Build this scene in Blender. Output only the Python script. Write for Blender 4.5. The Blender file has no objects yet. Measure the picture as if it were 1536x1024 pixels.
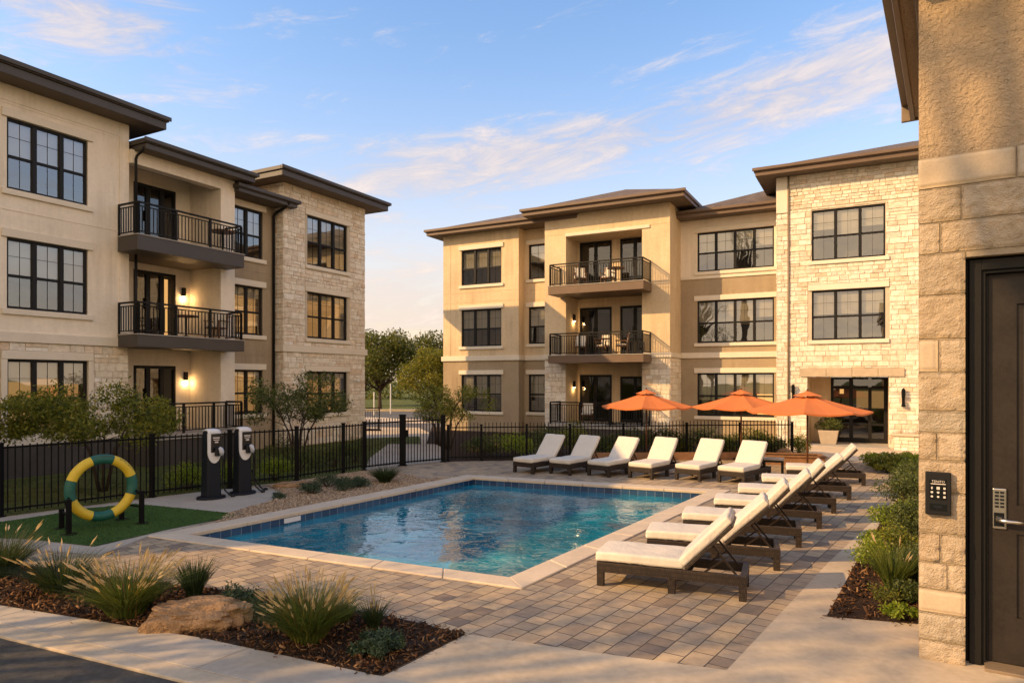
import bpy, math, random
import numpy as np
from mathutils import Vector, Matrix, noise as mnoise
from mathutils.geometry import tessellate_polygon
R_ = math.radians
rnd = random.Random(7)
S = bpy.context.scene
COL = S.collection

# ------------------------------------------------------------------ camera, sky, sun, exposure
CAM_H, F, CX, CY = 2.5, 1024.0, 768.0, 571.0
cam_d = bpy.data.cameras.new('camera'); cam = bpy.data.objects.new('camera', cam_d); COL.objects.link(cam)
cam_d.sensor_width = 36; cam_d.lens = 24; cam_d.shift_y = 59/1536; cam_d.clip_end = 3000; cam_d.clip_start = .05
cam.location = (0, 0, CAM_H); cam.rotation_euler = (R_(90), 0, 0)
S.camera = cam
SUN_EL, SUN_AZ = R_(29), math.atan2(-.957, -.291)        # azimuth from +Y towards +X
sd = Vector((math.sin(SUN_AZ)*math.cos(SUN_EL), math.cos(SUN_AZ)*math.cos(SUN_EL), math.sin(SUN_EL)))
sun_d = bpy.data.lights.new('sun', 'SUN'); sun = bpy.data.objects.new('sun', sun_d); COL.objects.link(sun)
sun_d.energy = 3.75; sun_d.angle = R_(.55); sun_d.color = (1, .62, .27)
sun.rotation_euler = (-sd).to_track_quat('-Z', 'Y').to_euler()
S.view_settings.view_transform = 'Standard'; S.view_settings.look = 'None'
S.view_settings.gamma = 1; S.view_settings.exposure = 0.75
S.render.engine = 'CYCLES'
S.cycles.max_bounces = 7; S.cycles.transparent_max_bounces = 16; S.cycles.use_denoising = True
S.cycles.sample_clamp_indirect = 6

def nd(t, kind, **kw):
    n = t.nodes.new(kind)
    for k, v in kw.items():
        if k[0] == '_': setattr(n, k[1:], v)
        else:
            key = int(k[1:]) if k[0] == 'i' and k[1:].isdigit() else k.replace('__', ' ')
            s = n.inputs[key]
            if hasattr(v, 'is_output') or isinstance(v, bpy.types.NodeSocket): t.links.new(v, s)
            else: s.default_value = v
    return n
def math_(t, op, a, b=None, c=None, clamp=False):
    n = t.nodes.new('ShaderNodeMath'); n.operation = op; n.use_clamp = clamp
    for i, v in enumerate((a, b, c)):
        if v is None: continue
        if isinstance(v, bpy.types.NodeSocket): t.links.new(v, n.inputs[i])
        else: n.inputs[i].default_value = v
    return n.outputs[0]
def mix_(t, fac, a, b, mode='MIX'):
    n = t.nodes.new('ShaderNodeMix'); n.data_type = 'RGBA'; n.blend_type = mode
    for i, v in ((0, fac), (6, a), (7, b)):
        if isinstance(v, bpy.types.NodeSocket): t.links.new(v, n.inputs[i])
        else: n.inputs[i].default_value = v if i == 0 else (*v, 1) if len(v) == 3 else v
    return n.outputs[2]
def ramp_(t, fac, stops, interp='LINEAR'):
    n = t.nodes.new('ShaderNodeValToRGB'); n.color_ramp.interpolation = interp
    e = n.color_ramp.elements
    while len(e) < len(stops): e.new(.5)
    for el, (p, c) in zip(e, stops):
        el.position = p; el.color = (*c, 1) if len(c) == 3 else c
    t.links.new(fac, n.inputs[0]); return n.outputs[0]

world = bpy.data.worlds.new('World'); S.world = world; world.use_nodes = True
wt = world.node_tree; wt.nodes.clear()
sky = nd(wt, 'ShaderNodeTexSky', _sky_type='NISHITA', _sun_disc=False, _sun_elevation=SUN_EL,
         _sun_rotation=SUN_AZ % (2*math.pi), _altitude=100, _air_density=1.0, _dust_density=1.2, _ozone_density=1.4)
tc = nd(wt, 'ShaderNodeTexCoord'); sx = nd(wt, 'ShaderNodeSeparateXYZ', i0=tc.outputs['Generated'])
az = math_(wt, 'ARCTAN2', sx.outputs[0], sx.outputs[1]); el = math_(wt, 'ARCSINE', sx.outputs[2])
elp = math_(wt, 'MAXIMUM', el, 0.0)
# warm dusk band near the horizon
band = math_(wt, 'POWER', 2.718, math_(wt, 'MULTIPLY', math_(wt, 'POWER', math_(wt, 'DIVIDE', elp, .25), 1.7), -1.0))
skyc = mix_(wt, 1.0, sky.outputs[0], (.87, 1.07, 1.20), 'MULTIPLY')
skyc = mix_(wt, math_(wt, 'MULTIPLY', band, 1.0), skyc, (4.3, 3.3, 2.35))
# warm fill glow added over the unseen half of the sky behind the photographer
glow = nd(wt, 'ShaderNodeMapRange', _interpolation_type='SMOOTHSTEP', Value=sx.outputs[1], From__Min=.15, From__Max=-.75).outputs[0]
glow = math_(wt, 'MULTIPLY', glow, nd(wt, 'ShaderNodeMapRange', _interpolation_type='SMOOTHSTEP', Value=el, From__Min=1.3, From__Max=.25).outputs[0])
skyc = mix_(wt, glow, skyc, (7.4, 5.45, 3.6))
# wispy clouds in azimuth / elevation
slope = math_(wt, 'SUBTRACT', el, math_(wt, 'MULTIPLY_ADD', az, .1465, .3165))
cv = nd(wt, 'ShaderNodeCombineXYZ', i0=math_(wt, 'MULTIPLY', az, 7.5), i1=math_(wt, 'MULTIPLY', slope, 31.0), i2=3.3)
n1 = nd(wt, 'ShaderNodeTexNoise', Vector=cv.outputs[0], Scale=1.0, Detail=10.0, Roughness=.68, Distortion=.5)
cv2 = nd(wt, 'ShaderNodeCombineXYZ', i0=math_(wt, 'MULTIPLY', az, 1.6), i1=math_(wt, 'MULTIPLY', slope, 5.0), i2=1.7)
n2 = nd(wt, 'ShaderNodeTexNoise', Vector=cv2.outputs[0], Scale=1.0, Detail=2.0)
streak = math_(wt, 'POWER', 2.718, math_(wt, 'MULTIPLY', math_(wt, 'POWER', math_(wt, 'ABSOLUTE', math_(wt, 'DIVIDE', slope, .055)), 2.0), -1.0))
edge = nd(wt, 'ShaderNodeMapRange', _interpolation_type='SMOOTHSTEP', Value=az, From__Min=-.42, From__Max=-.12).outputs[0]
streak = math_(wt, 'MULTIPLY', streak, edge)
dl = math_(wt, 'ADD', math_(wt, 'POWER', math_(wt, 'ABSOLUTE', math_(wt, 'DIVIDE', math_(wt, 'ADD', az, .56), .17)), 2.0),
           math_(wt, 'POWER', math_(wt, 'ABSOLUTE', math_(wt, 'DIVIDE', math_(wt, 'SUBTRACT', el, .44), .075)), 2.0))
clus = math_(wt, 'POWER', 2.718, math_(wt, 'MULTIPLY', dl, -1.0))
lowb = math_(wt, 'POWER', 2.718, math_(wt, 'MULTIPLY', math_(wt, 'POWER', math_(wt, 'ABSOLUTE', math_(wt, 'DIVIDE', math_(wt, 'SUBTRACT', el, .12), .07)), 2.0), -1.0))
m = math_(wt, 'ADD', math_(wt, 'MULTIPLY', streak, .27), math_(wt, 'MULTIPLY', clus, .30))
m = math_(wt, 'ADD', m, math_(wt, 'MULTIPLY', lowb, .19))
m = math_(wt, 'ADD', m, math_(wt, 'MULTIPLY', math_(wt, 'SUBTRACT', n2.outputs[0], .5), .35))
dens = nd(wt, 'ShaderNodeMapRange', _interpolation_type='SMOOTHSTEP', Value=math_(wt, 'ADD', n1.outputs[0], m), From__Min=.54, From__Max=.86).outputs[0]
dens = math_(wt, 'MULTIPLY', dens, nd(wt, 'ShaderNodeMapRange', Value=el, From__Min=.0, From__Max=.06).outputs[0])
cloudc = mix_(wt, nd(wt, 'ShaderNodeMapRange', Value=n1.outputs[0], From__Min=.35, From__Max=.7).outputs[0], (2.5, 2.2, 2.35), (4.2, 3.5, 3.05))
skyc = mix_(wt, math_(wt, 'MULTIPLY', dens, .78), skyc, cloudc)
bg = nd(wt, 'ShaderNodeBackground', Color=skyc, Strength=.15)
wt.links.new(bg.outputs[0], nd(wt, 'ShaderNodeOutputWorld').inputs[0])

# ------------------------------------------------------------------ coordinates
def G(u, v, z=0.0):
    Y = F*(CAM_H-z)/(v-CY); return Vector(((u-CX)/F*Y, Y, z))
class Frame:
    """a facade: x runs along it, y into the building; d = distance in front of it"""
    def __init__(s, ox, oy, dx, dy):
        n = math.hypot(dx, dy); s.o = (ox, oy); s.x = (dx/n, dy/n); s.y = (-dy/n, dx/n); s.rz = math.atan2(dy, dx)
    def lx(s, u, d=0):
        r = (u-CX)/F; ox = s.o[0]-d*s.y[0]; oy = s.o[1]-d*s.y[1]
        return (r*oy-ox)/(s.x[0]-r*s.x[1])
    def W(s, lx, d=0, z=0): return Vector((s.o[0]+lx*s.x[0]-d*s.y[0], s.o[1]+lx*s.x[1]-d*s.y[1], z))
    def z(s, u, v, d=0): return CAM_H-(v-CY)/F*s.W(s.lx(u, d), d).y
    def dep(s, u, lx):
        r = (u-CX)/F; p = s.W(lx); return (p.x-r*p.y)/(s.y[0]-r*s.y[1])
FL = Frame(-12.95, 17.5, 547, 1024)
FR = Frame(8.2, 30.2, 1918, -1024)
FN = Frame(3.684, 6.184, 1024, -659)

# ------------------------------------------------------------------ mesh building
class MB:
    def __init__(s): s.v = []; s.f = []
    def add(s, vs, fs):
        b = len(s.v); s.v += [tuple(p) for p in vs]; s.f += [tuple(b+i for i in f) for f in fs]
    def quad(s, *p): s.add(p, [tuple(range(len(p)))])
    def box(s, x0, x1, y0, y1, z0, z1):
        s.add([(x0,y0,z0),(x1,y0,z0),(x1,y1,z0),(x0,y1,z0),(x0,y0,z1),(x1,y0,z1),(x1,y1,z1),(x0,y1,z1)],
              [(0,3,2,1),(4,5,6,7),(0,1,5,4),(1,2,6,5),(2,3,7,6),(3,0,4,7)])
    def obox(s, c, ax, ay, az):        # oriented box: centre + half vectors
        c, ax, ay, az = map(Vector, (c, ax, ay, az))
        s.add([c+i*ax+j*ay+k*az for k in (-1,1) for (i,j) in ((-1,-1),(1,-1),(1,1),(-1,1))],
              [(0,3,2,1),(4,5,6,7),(0,1,5,4),(1,2,6,5),(2,3,7,6),(3,0,4,7)])
    def bar(s, p, q, w, h=None, up=(0,0,1)):
        p, q = Vector(p), Vector(q); d = (q-p); L = d.length; d.normalize(); up = Vector(up)
        sd_ = d.cross(up)
        if sd_.length < 1e-4: sd_ = d.cross(Vector((1,0,0)))
        sd_.normalize(); u2 = sd_.cross(d)
        s.obox((p+q)/2, d*L/2, sd_*w/2, u2*(h or w)/2)
    def prism(s, poly, z0, z1):
        n = len(poly); s.add([(p[0],p[1],z0) for p in poly]+[(p[0],p[1],z1) for p in poly],
            [tuple(reversed(range(n))), tuple(range(n,2*n))]+[(i,(i+1)%n,n+(i+1)%n,n+i) for i in range(n)])
    def tube(s, pts, rad, n=8, cap=True):
        pts = [Vector(p) for p in pts]; rad = rad if hasattr(rad, '__len__') else [rad]*len(pts)
        rings = []; ref = Vector((.31,.57,.76))
        for i, p in enumerate(pts):
            d = (pts[min(i+1,len(pts)-1)]-pts[max(i-1,0)]).normalized()
            a = d.cross(ref)
            if a.length < .1: a = d.cross(Vector((1,0,0)))
            a.normalize(); b = d.cross(a)
            rings.append([p+rad[i]*(a*math.cos(t*2*math.pi/n)+b*math.sin(t*2*math.pi/n)) for t in range(n)])
        fs = [(i*n+j, i*n+(j+1)%n, (i+1)*n+(j+1)%n, (i+1)*n+j) for i in range(len(pts)-1) for j in range(n)]
        if cap: fs += [tuple(reversed(range(n))), tuple((len(pts)-1)*n+j for j in range(n))]
        s.add([q for r in rings for q in r], fs)
    def lathe(s, prof, n=24, c=(0,0,0)):
        s.add([(c[0]+r*math.cos(2*math.pi*j/n), c[1]+r*math.sin(2*math.pi*j/n), c[2]+z) for r, z in prof for j in range(n)],
              [(i*n+j, i*n+(j+1)%n, (i+1)*n+(j+1)%n, (i+1)*n+j) for i in range(len(prof)-1) for j in range(n)])
    def torus(s, R, r, a0, a1, n=16, k=12, pos=lambda p: p):
        s.add([pos(((R+r*math.cos(2*math.pi*j/k))*math.cos(a0+(a1-a0)*i/n), r*math.sin(2*math.pi*j/k), (R+r*math.cos(2*math.pi*j/k))*math.sin(a0+(a1-a0)*i/n)))
               for i in range(n+1) for j in range(k)],
              [(i*k+j, (i+1)*k+j, (i+1)*k+(j+1)%k, i*k+(j+1)%k) for i in range(n) for j in range(k)])

def box_uv(me):
    nl = len(me.loops)
    if not nl: return
    vi = np.empty(nl, np.int32); me.loops.foreach_get('vertex_index', vi)
    co = np.empty(len(me.vertices)*3, np.float32); me.vertices.foreach_get('co', co); co = co.reshape(-1,3)[vi]
    nr = np.empty(len(me.polygons)*3, np.float32); me.polygons.foreach_get('normal', nr); nr = np.abs(nr.reshape(-1,3))
    lt = np.empty(len(me.polygons), np.int32); me.polygons.foreach_get('loop_total', lt)
    ax = np.repeat(np.argmax(nr+np.array([0,0,.05]), 1), lt)
    uv = np.where((ax==0)[:,None], co[:,[1,2]], np.where((ax==1)[:,None], co[:,[0,2]], co[:,[0,1]]))
    l = me.uv_layers.new(name='UVMap'); l.data.foreach_set('uv', uv.astype(np.float32).ravel())

def finish(name, me, mat, parent=None, bevel=0, smooth=False, seg=2):
    me.materials.append(mat)
    o = bpy.data.objects.new(name, me); COL.objects.link(o)
    if parent: o.parent = parent
    if smooth: me.polygons.foreach_set('use_smooth', [True]*len(me.polygons))
    if bevel:
        b = o.modifiers.new('bevel', 'BEVEL'); b.width = bevel; b.segments = seg; b.limit_method = 'ANGLE'
        if smooth: b.harden_normals = True
    return o
def part(name, mb, mat, parent=None, bevel=0, smooth=False, seg=2):
    me = bpy.data.meshes.new(name); me.from_pydata(mb.v, [], mb.f); me.update(); box_uv(me)
    return finish(name, me, mat, parent, bevel, smooth, seg)
def scatter(name, tv, tf, P, Rm, Sc, mat, parent=None, smooth=False):
    """n copies of a small template in one mesh (leaves, chips, pebbles)"""
    tv = np.asarray(tv, float); n, k = len(P), len(tv)
    V = np.einsum('nij,nkj->nki', Rm, tv[None]*Sc[:,None,:]) + P[:,None,:]
    me = bpy.data.meshes.new(name); me.vertices.add(n*k); me.vertices.foreach_set('co', V.astype(np.float32).ravel())
    lens = np.array([len(f) for f in tf]); flat = np.concatenate([np.array(f) for f in tf])
    li = (np.arange(n)[:,None]*k + flat[None]).ravel()
    me.loops.add(len(li)); me.loops.foreach_set('vertex_index', li.astype(np.int32))
    lt = np.tile(lens, n); ls = np.concatenate([[0], np.cumsum(lt)[:-1]])
    me.polygons.add(len(lt)); me.polygons.foreach_set('loop_start', ls.astype(np.int32)); me.polygons.foreach_set('loop_total', lt.astype(np.int32))
    me.update(calc_edges=True); me.validate()
    return finish(name, me, mat, parent, 0, smooth)
def rand_rot(rg, n, flat=None):
    q = rg.normal(size=(n,4))
    if flat is not None: q = np.stack([np.ones(n), rg.normal(size=n)*flat, rg.normal(size=n)*flat, np.zeros(n)], 1)
    q /= np.linalg.norm(q, axis=1)[:,None]; w,x,y,z = q.T
    M = np.stack([1-2*(y*y+z*z),2*(x*y-z*w),2*(x*z+y*w),2*(x*y+z*w),1-2*(x*x+z*z),2*(y*z-x*w),2*(x*z-y*w),2*(y*z+x*w),1-2*(x*x+y*y)],1).reshape(n,3,3)
    if flat is not None:
        a = rg.uniform(0, 2*math.pi, n); c, s_ = np.cos(a), np.sin(a); Z = np.zeros((n,3,3)); Z[:,0,0]=c; Z[:,0,1]=-s_; Z[:,1,0]=s_; Z[:,1,1]=c; Z[:,2,2]=1
        M = M @ Z
    return M
def in_poly(P, poly):
    x, y = P[:,0], P[:,1]; c = np.zeros(len(P), bool); n = len(poly)
    for i in range(n):
        x0,y0 = poly[i][0],poly[i][1]; x1,y1 = poly[i-1][0],poly[i-1][1]
        c ^= ((y0>y)!=(y1>y)) & (x < (x1-x0)*(y-y0)/((y1-y0) or 1e-9)+x0)
    return c
def sample_poly(rg, poly, n):
    a = np.array([(p[0],p[1]) for p in poly]); lo, hi = a.min(0), a.max(0); out = np.zeros((0,2))
    while len(out) < n:
        q = rg.uniform(lo, hi, (n*2,2)); out = np.concatenate([out, q[in_poly(q, poly)]])
    return out[:n]

def thing(name, label, cat, loc=(0,0,0), rz=0, group=None):
    o = bpy.data.objects.new(name, None); COL.objects.link(o); o.empty_display_size = .2
    o.location = loc; o.rotation_euler = (0,0,rz); return tag(o, label, cat, group)
def tag(o, label, cat, group=None):
    o['label'] = label; o['category'] = cat
    if group: o['group'] = group
    return o
def struct(name, mb, mat, **k):
    o = part(name, mb, mat, **k); o['kind'] = 'structure'; return o
def dup(root, loc, rz, label, group=None):
    r = root.copy(); COL.objects.link(r); r.location = loc; r.rotation_euler = (0,0,rz); r['label'] = label
    if group: r['group'] = group
    for ch in list(root.children):
        c = ch.copy(); COL.objects.link(c); c.parent = r
        for g in list(ch.children):
            d = g.copy(); COL.objects.link(d); d.parent = c
    return r

# ------------------------------------------------------------------ materials
def new_mat(name):
    m_ = bpy.data.materials.new(name); m_.use_nodes = True; t = m_.node_tree; t.nodes.clear()
    out = t.nodes.new('ShaderNodeOutputMaterial'); return m_, t, out
def surf(name, col, rough=.7, metal=0, var=.12, vs=3.0, bumps=((40,.15,.01),), stops=None, spec=.4, coord='Object', emit=None, streak=0):
    """principled surface with two-octave colour variation and noise bumps (scale, strength, distance)"""
    m_, t, out = new_mat(name); tc = nd(t, 'ShaderNodeTexCoord').outputs[coord]
    a = nd(t, 'ShaderNodeTexNoise', Vector=tc, Scale=vs, Detail=6.0, Roughness=.65).outputs[0]
    b = nd(t, 'ShaderNodeTexNoise', Vector=tc, Scale=vs*14, Detail=3.0).outputs[0]
    f = math_(t, 'ADD', math_(t, 'MULTIPLY', a, .65), math_(t, 'MULTIPLY', b, .35))
    if stops is None:
        lo = tuple(c*(1-var*1.6) for c in col); hi = tuple(min(1, c*(1+var*1.6)) for c in col)
        stops = [(.3, lo), (.5, col), (.7, hi)]
    c = ramp_(t, f, stops)
    if streak:
        mp = nd(t, 'ShaderNodeMapping', Vector=tc); mp.inputs['Scale'].default_value = (5, 5, .35)
        sn = nd(t, 'ShaderNodeTexNoise', Vector=mp.outputs[0], Scale=1.0, Detail=5.0, Roughness=.6).outputs[0]
        pn = nd(t, 'ShaderNodeTexNoise', Vector=tc, Scale=.45, Detail=3.0).outputs[0]
        c = mix_(t, math_(t, 'MULTIPLY', nd(t, 'ShaderNodeMapRange', Value=pn, From__Min=.42, From__Max=.65).outputs[0], streak), c, mix_(t, 1.0, c, ramp_(t, sn, [(.35,(.72,.69,.66)),(.6,(1.04,1.03,1.02))]), 'MULTIPLY'))
    p = nd(t, 'ShaderNodeBsdfPrincipled', Base__Color=c, Roughness=rough, Metallic=metal)
    p.inputs['Specular IOR Level'].default_value = spec
    if emit: p.inputs['Emission Color'].default_value = (*emit[0],1); p.inputs['Emission Strength'].default_value = emit[1]
    nrm = None
    for sc, st, di in bumps:
        h = nd(t, 'ShaderNodeTexNoise', Vector=tc, Scale=float(sc), Detail=4.0, Roughness=.6).outputs[0]
        bn = nd(t, 'ShaderNodeBump', Strength=st, Distance=di, Height=h)
        if nrm: t.links.new(nrm, bn.inputs['Normal'])
        nrm = bn.outputs[0]
    if nrm: t.links.new(nrm, p.inputs['Normal'])
    t.links.new(p.outputs[0], out.inputs[0]); return m_
def stone_mat(name, stops, rough=.85, bs=9.0, bd=.03):
    m_, t, out = new_mat(name); tc = nd(t, 'ShaderNodeTexCoord').outputs['Object']
    ri = nd(t, 'ShaderNodeNewGeometry').outputs['Random Per Island']
    c = ramp_(t, ri, stops)
    a = nd(t, 'ShaderNodeTexNoise', Vector=tc, Scale=6.0, Detail=8.0, Roughness=.7).outputs[0]
    c = mix_(t, 1.0, c, ramp_(t, a, [(.3,(.72,.68,.62)),(.55,(1,1,1)),(.75,(1.12,1.06,.98))]), 'MULTIPLY')
    b = nd(t, 'ShaderNodeTexNoise', Vector=tc, Scale=bs, Detail=10.0, Roughness=.7).outputs[0]
    v = nd(t, 'ShaderNodeTexVoronoi', Vector=tc, Scale=bs*3).outputs['Distance']
    h = math_(t, 'ADD', b, math_(t, 'MULTIPLY', v, .25))
    p = nd(t, 'ShaderNodeBsdfPrincipled', Base__Color=c, Roughness=rough, Normal=nd(t, 'ShaderNodeBump', Strength=.7, Distance=bd, Height=h).outputs[0])
    p.inputs['Specular IOR Level'].default_value = .2
    t.links.new(p.outputs[0], out.inputs[0]); return m_
def leaf_mat(name, stops, trans=.35, rough=.55):
    m_, t, out = new_mat(name)
    ri = nd(t, 'ShaderNodeNewGeometry').outputs['Random Per Island']
    tc = nd(t, 'ShaderNodeTexCoord').outputs['Object']
    a = nd(t, 'ShaderNodeTexNoise', Vector=tc, Scale=1.3, Detail=3.0).outputs[0]
    f = math_(t, 'ADD', math_(t, 'MULTIPLY', ri, .6), math_(t, 'MULTIPLY', a, .4))
    c = ramp_(t, f, stops)
    p = nd(t, 'ShaderNodeBsdfPrincipled', Base__Color=c, Roughness=rough); p.inputs['Specular IOR Level'].default_value = .25
    tr = nd(t, 'ShaderNodeBsdfTranslucent', Color=mix_(t, 1.0, c, (1.5,1.4,.7), 'MULTIPLY'))
    t.links.new(nd(t, 'ShaderNodeMixShader', i0=trans, i1=p.outputs[0], i2=tr.outputs[0]).outputs[0], out.inputs[0]); return m_
def glass_mat(name, base=.24, tint=(.62,.66,.66)):
    m_, t, out = new_mat(name); tc = nd(t, 'ShaderNodeTexCoord').outputs['Object']
    h = nd(t, 'ShaderNodeTexNoise', Vector=tc, Scale=1.1, Detail=1.0).outputs[0]
    bn = nd(t, 'ShaderNodeBump', Strength=.25, Distance=.02, Height=h).outputs[0]
    fr = math_(t, 'POWER', nd(t, 'ShaderNodeLayerWeight', Blend=.5).outputs['Facing'], 3.0)
    f = math_(t, 'ADD', math_(t, 'MULTIPLY', fr, .6), base, clamp=True)
    g = nd(t, 'ShaderNodeBsdfGlossy', Color=(.9,.93,.95,1), Roughness=.015, Normal=bn); tr = nd(t, 'ShaderNodeBsdfTransparent', Color=(*tint,1))
    t.links.new(nd(t, 'ShaderNodeMixShader', i0=f, i1=tr.outputs[0], i2=g.outputs[0]).outputs[0], out.inputs[0]); return m_
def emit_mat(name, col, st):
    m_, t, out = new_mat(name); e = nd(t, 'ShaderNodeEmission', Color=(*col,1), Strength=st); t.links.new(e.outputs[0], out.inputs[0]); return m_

M = {}
M['cream'] = surf('cream stucco', (.77,.68,.555), .9, var=.07, vs=.7, bumps=((90,.5,.012),(9,.15,.02)), spec=.12, streak=.6)
M['trim'] = surf('pale trim stucco', (.68,.605,.49), .85, var=.05, vs=1.2, bumps=((70,.2,.006),), spec=.15)
M['tan'] = surf('tan stucco', (.61,.48,.315), .9, var=.09, vs=.7, bumps=((90,.5,.012),(9,.15,.02)), spec=.12, streak=.7)
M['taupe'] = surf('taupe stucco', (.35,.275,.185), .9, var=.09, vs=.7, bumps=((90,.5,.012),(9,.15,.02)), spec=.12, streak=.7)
M['plinth'] = surf('dark plinth', (.06,.052,.045), .85, var=.15, vs=1.0)
M['mortar'] = surf('mortar', (.50,.43,.33), .95, var=.08, bumps=((60,.4,.008),), spec=.1)
LIME = [(0,(.62,.53,.42)),(.2,(.75,.68,.57)),(.45,(.80,.74,.63)),(.62,(.72,.60,.46)),(.75,(.78,.74,.66)),(.9,(.67,.53,.39)),(1,(.66,.61,.53))]
M['oldmortar'] = surf('weathered mortar', (.33,.265,.19), .95, var=.15, bumps=((60,.6,.01),), spec=.1)
M['stone'] = stone_mat('limestone veneer', LIME)
M['block'] = stone_mat('rough limestone block', [(0,(.45,.35,.245)),(.3,(.51,.41,.30)),(.55,(.43,.345,.25)),(.8,(.53,.43,.32)),(1,(.41,.355,.28))], bs=24, bd=.06)
M['cut'] = surf('smooth cut stone', (.45,.36,.26), .85, var=.1, vs=4, bumps=((35,.25,.008),(120,.2,.003)), spec=.15)
M['dash'] = surf('coarse dash stucco', (.46,.34,.22), .95, var=.05, vs=1.0, bumps=((23,1.0,.05),(60,.8,.02)), spec=.1)
M['frame'] = surf('dark bronze frame', (.011,.0105,.0105), .5, spec=.2, var=.1, vs=2, bumps=((30,.03,.003),))
M['brown'] = surf('brown fascia', (.135,.088,.058), .55, var=.1, vs=1.5, bumps=((6,.1,.01),))
M['bronze'] = surf('dark bronze fascia', (.062,.052,.044), .5, var=.1, vs=1.5, bumps=((6,.1,.01),))
M['soffit'] = surf('brown soffit', (.13,.10,.075), .7, var=.08, vs=1.5, bumps=((6,.1,.01),))
M['gutter'] = surf('painted gutter', (.20,.145,.095), .5, var=.08, vs=1.5, bumps=((6,.1,.01),))
M['slabtop'] = surf('balcony floor', (.36,.33,.29), .8, var=.1)
M['iron'] = surf('black powder coated iron', (.004,.004,.0045), .6, spec=.12, var=.2, vs=6, bumps=((80,.1,.002),))
M['rail'] = surf('dark bronze railing', (.012,.011,.010), .55, spec=.18, var=.15, vs=6, bumps=((80,.08,.002),))
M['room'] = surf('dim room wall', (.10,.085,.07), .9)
M['blind'] = surf('cream blind', (.56,.50,.40), .8, var=.04, vs=2)
M['glass'] = glass_mat('window glass', .22, (.75,.76,.74))
M['glassdoor'] = glass_mat('door glass', .11, (.5,.5,.48))
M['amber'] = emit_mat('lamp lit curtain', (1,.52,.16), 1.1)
M['amber_reflect'] = emit_mat('amber reflection glow', (1,.50,.17), .30)  # weak emission painted in for warm reflections of the sunlit block, no lamp
M['bulb'] = emit_mat('lamp glow', (1,.62,.25), 14)
# shingle roof
m_, t, out = new_mat('asphalt shingle'); uv = nd(t, 'ShaderNodeTexCoord').outputs['UV']
bk = nd(t, 'ShaderNodeTexBrick', Vector=uv, Color1=(.05,.05,.05,1), Color2=(.95,.95,.95,1), Mortar=(0,0,0,1), Scale=1.0)
bk.inputs['Brick Width'].default_value = .32; bk.inputs['Row Height'].default_value = .14; bk.inputs['Mortar Size'].default_value = .008
c = ramp_(t, bk.outputs[0], [(0,(.06,.045,.035)),(.4,(.15,.105,.075)),(.7,(.11,.085,.065)),(1,(.21,.15,.105))])
nz = nd(t, 'ShaderNodeTexNoise', Vector=uv, Scale=60.0, Detail=4.0).outputs[0]
c = mix_(t, .5, c, ramp_(t, nz, [(.3,(.5,.5,.5)),(.7,(1.3,1.3,1.3))]), 'MULTIPLY')
p = nd(t, 'ShaderNodeBsdfPrincipled', Base__Color=c, Roughness=.9, Normal=nd(t, 'ShaderNodeBump', Strength=.6, Distance=.02, Height=bk.outputs[0]).outputs[0])
t.links.new(p.outputs[0], out.inputs[0]); M['shingle'] = m_
# deck pavers
m_, t, out = new_mat('tumbled pavers'); uv = nd(t, 'ShaderNodeTexCoord').outputs['UV']
mp = nd(t, 'ShaderNodeMapping', Vector=uv); mp.inputs['Rotation'].default_value = (0,0,-math.atan2(.81,.586))
wob = nd(t, 'ShaderNodeTexNoise', Vector=mp.outputs[0], Scale=3.0, Detail=2.0)
vv = nd(t, 'ShaderNodeVectorMath', _operation='MULTIPLY_ADD', i0=wob.outputs['Color'], i1=(.02,.02,0), i2=mp.outputs[0]).outputs[0]
bk = nd(t, 'ShaderNodeTexBrick', Vector=vv, Color1=(0,0,0,1), Color2=(1,1,1,1), Mortar=(.5,.5,.5,1), Scale=1.0, _offset=.45, _squash=.62, _squash_frequency=3)
bk.inputs['Brick Width'].default_value = .33; bk.inputs['Row Height'].default_value = .215; bk.inputs['Mortar Size'].default_value = .007; bk.inputs['Mortar Smooth'].default_value = .3
c = ramp_(t, bk.outputs[0], [(0,(.20,.155,.12)),(.15,(.36,.27,.175)),(.38,(.44,.335,.215)),(.55,(.27,.215,.16)),(.72,(.47,.355,.22)),(.88,(.32,.26,.195)),(1,(.41,.31,.19))])
nz = nd(t, 'ShaderNodeTexNoise', Vector=uv, Scale=7.0, Detail=9.0, Roughness=.7).outputs[0]
c = mix_(t, .8, c, ramp_(t, nz, [(.3,(.68,.66,.64)),(.55,(1,1,1)),(.75,(1.2,1.18,1.15))]), 'MULTIPLY')
nl = nd(t, 'ShaderNodeTexNoise', Vector=uv, Scale=.7, Detail=3.0).outputs[0]
c = mix_(t, .6, c, ramp_(t, nl, [(.3,(.8,.8,.82)),(.7,(1.1,1.08,1.05))]), 'MULTIPLY')
c = mix_(t, bk.outputs['Fac'], c, (.075,.06,.048))
h = math_(t, 'SUBTRACT', math_(t, 'MULTIPLY', nz, .35), bk.outputs['Fac'])
p = nd(t, 'ShaderNodeBsdfPrincipled', Base__Color=c, Roughness=.75, Normal=nd(t, 'ShaderNodeBump', Strength=.6, Distance=.012, Height=h).outputs[0]); p.inputs['Specular IOR Level'].default_value = .3
t.links.new(p.outputs[0], out.inputs[0]); M['paver'] = m_
M['concrete'] = surf('broom finished concrete', (.48,.385,.27), .85, var=.14, vs=.9, bumps=((120,.25,.004),(14,.15,.008)), spec=.25)
M['coping'] = surf('pale coping stone', (.54,.44,.325), .75, var=.1, vs=1.6, bumps=((60,.2,.005),(9,.1,.01)), spec=.3)
M['walk'] = surf('grey walk concrete', (.40,.345,.275), .85, var=.12, vs=.9, bumps=((120,.25,.004),), spec=.25)
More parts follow.
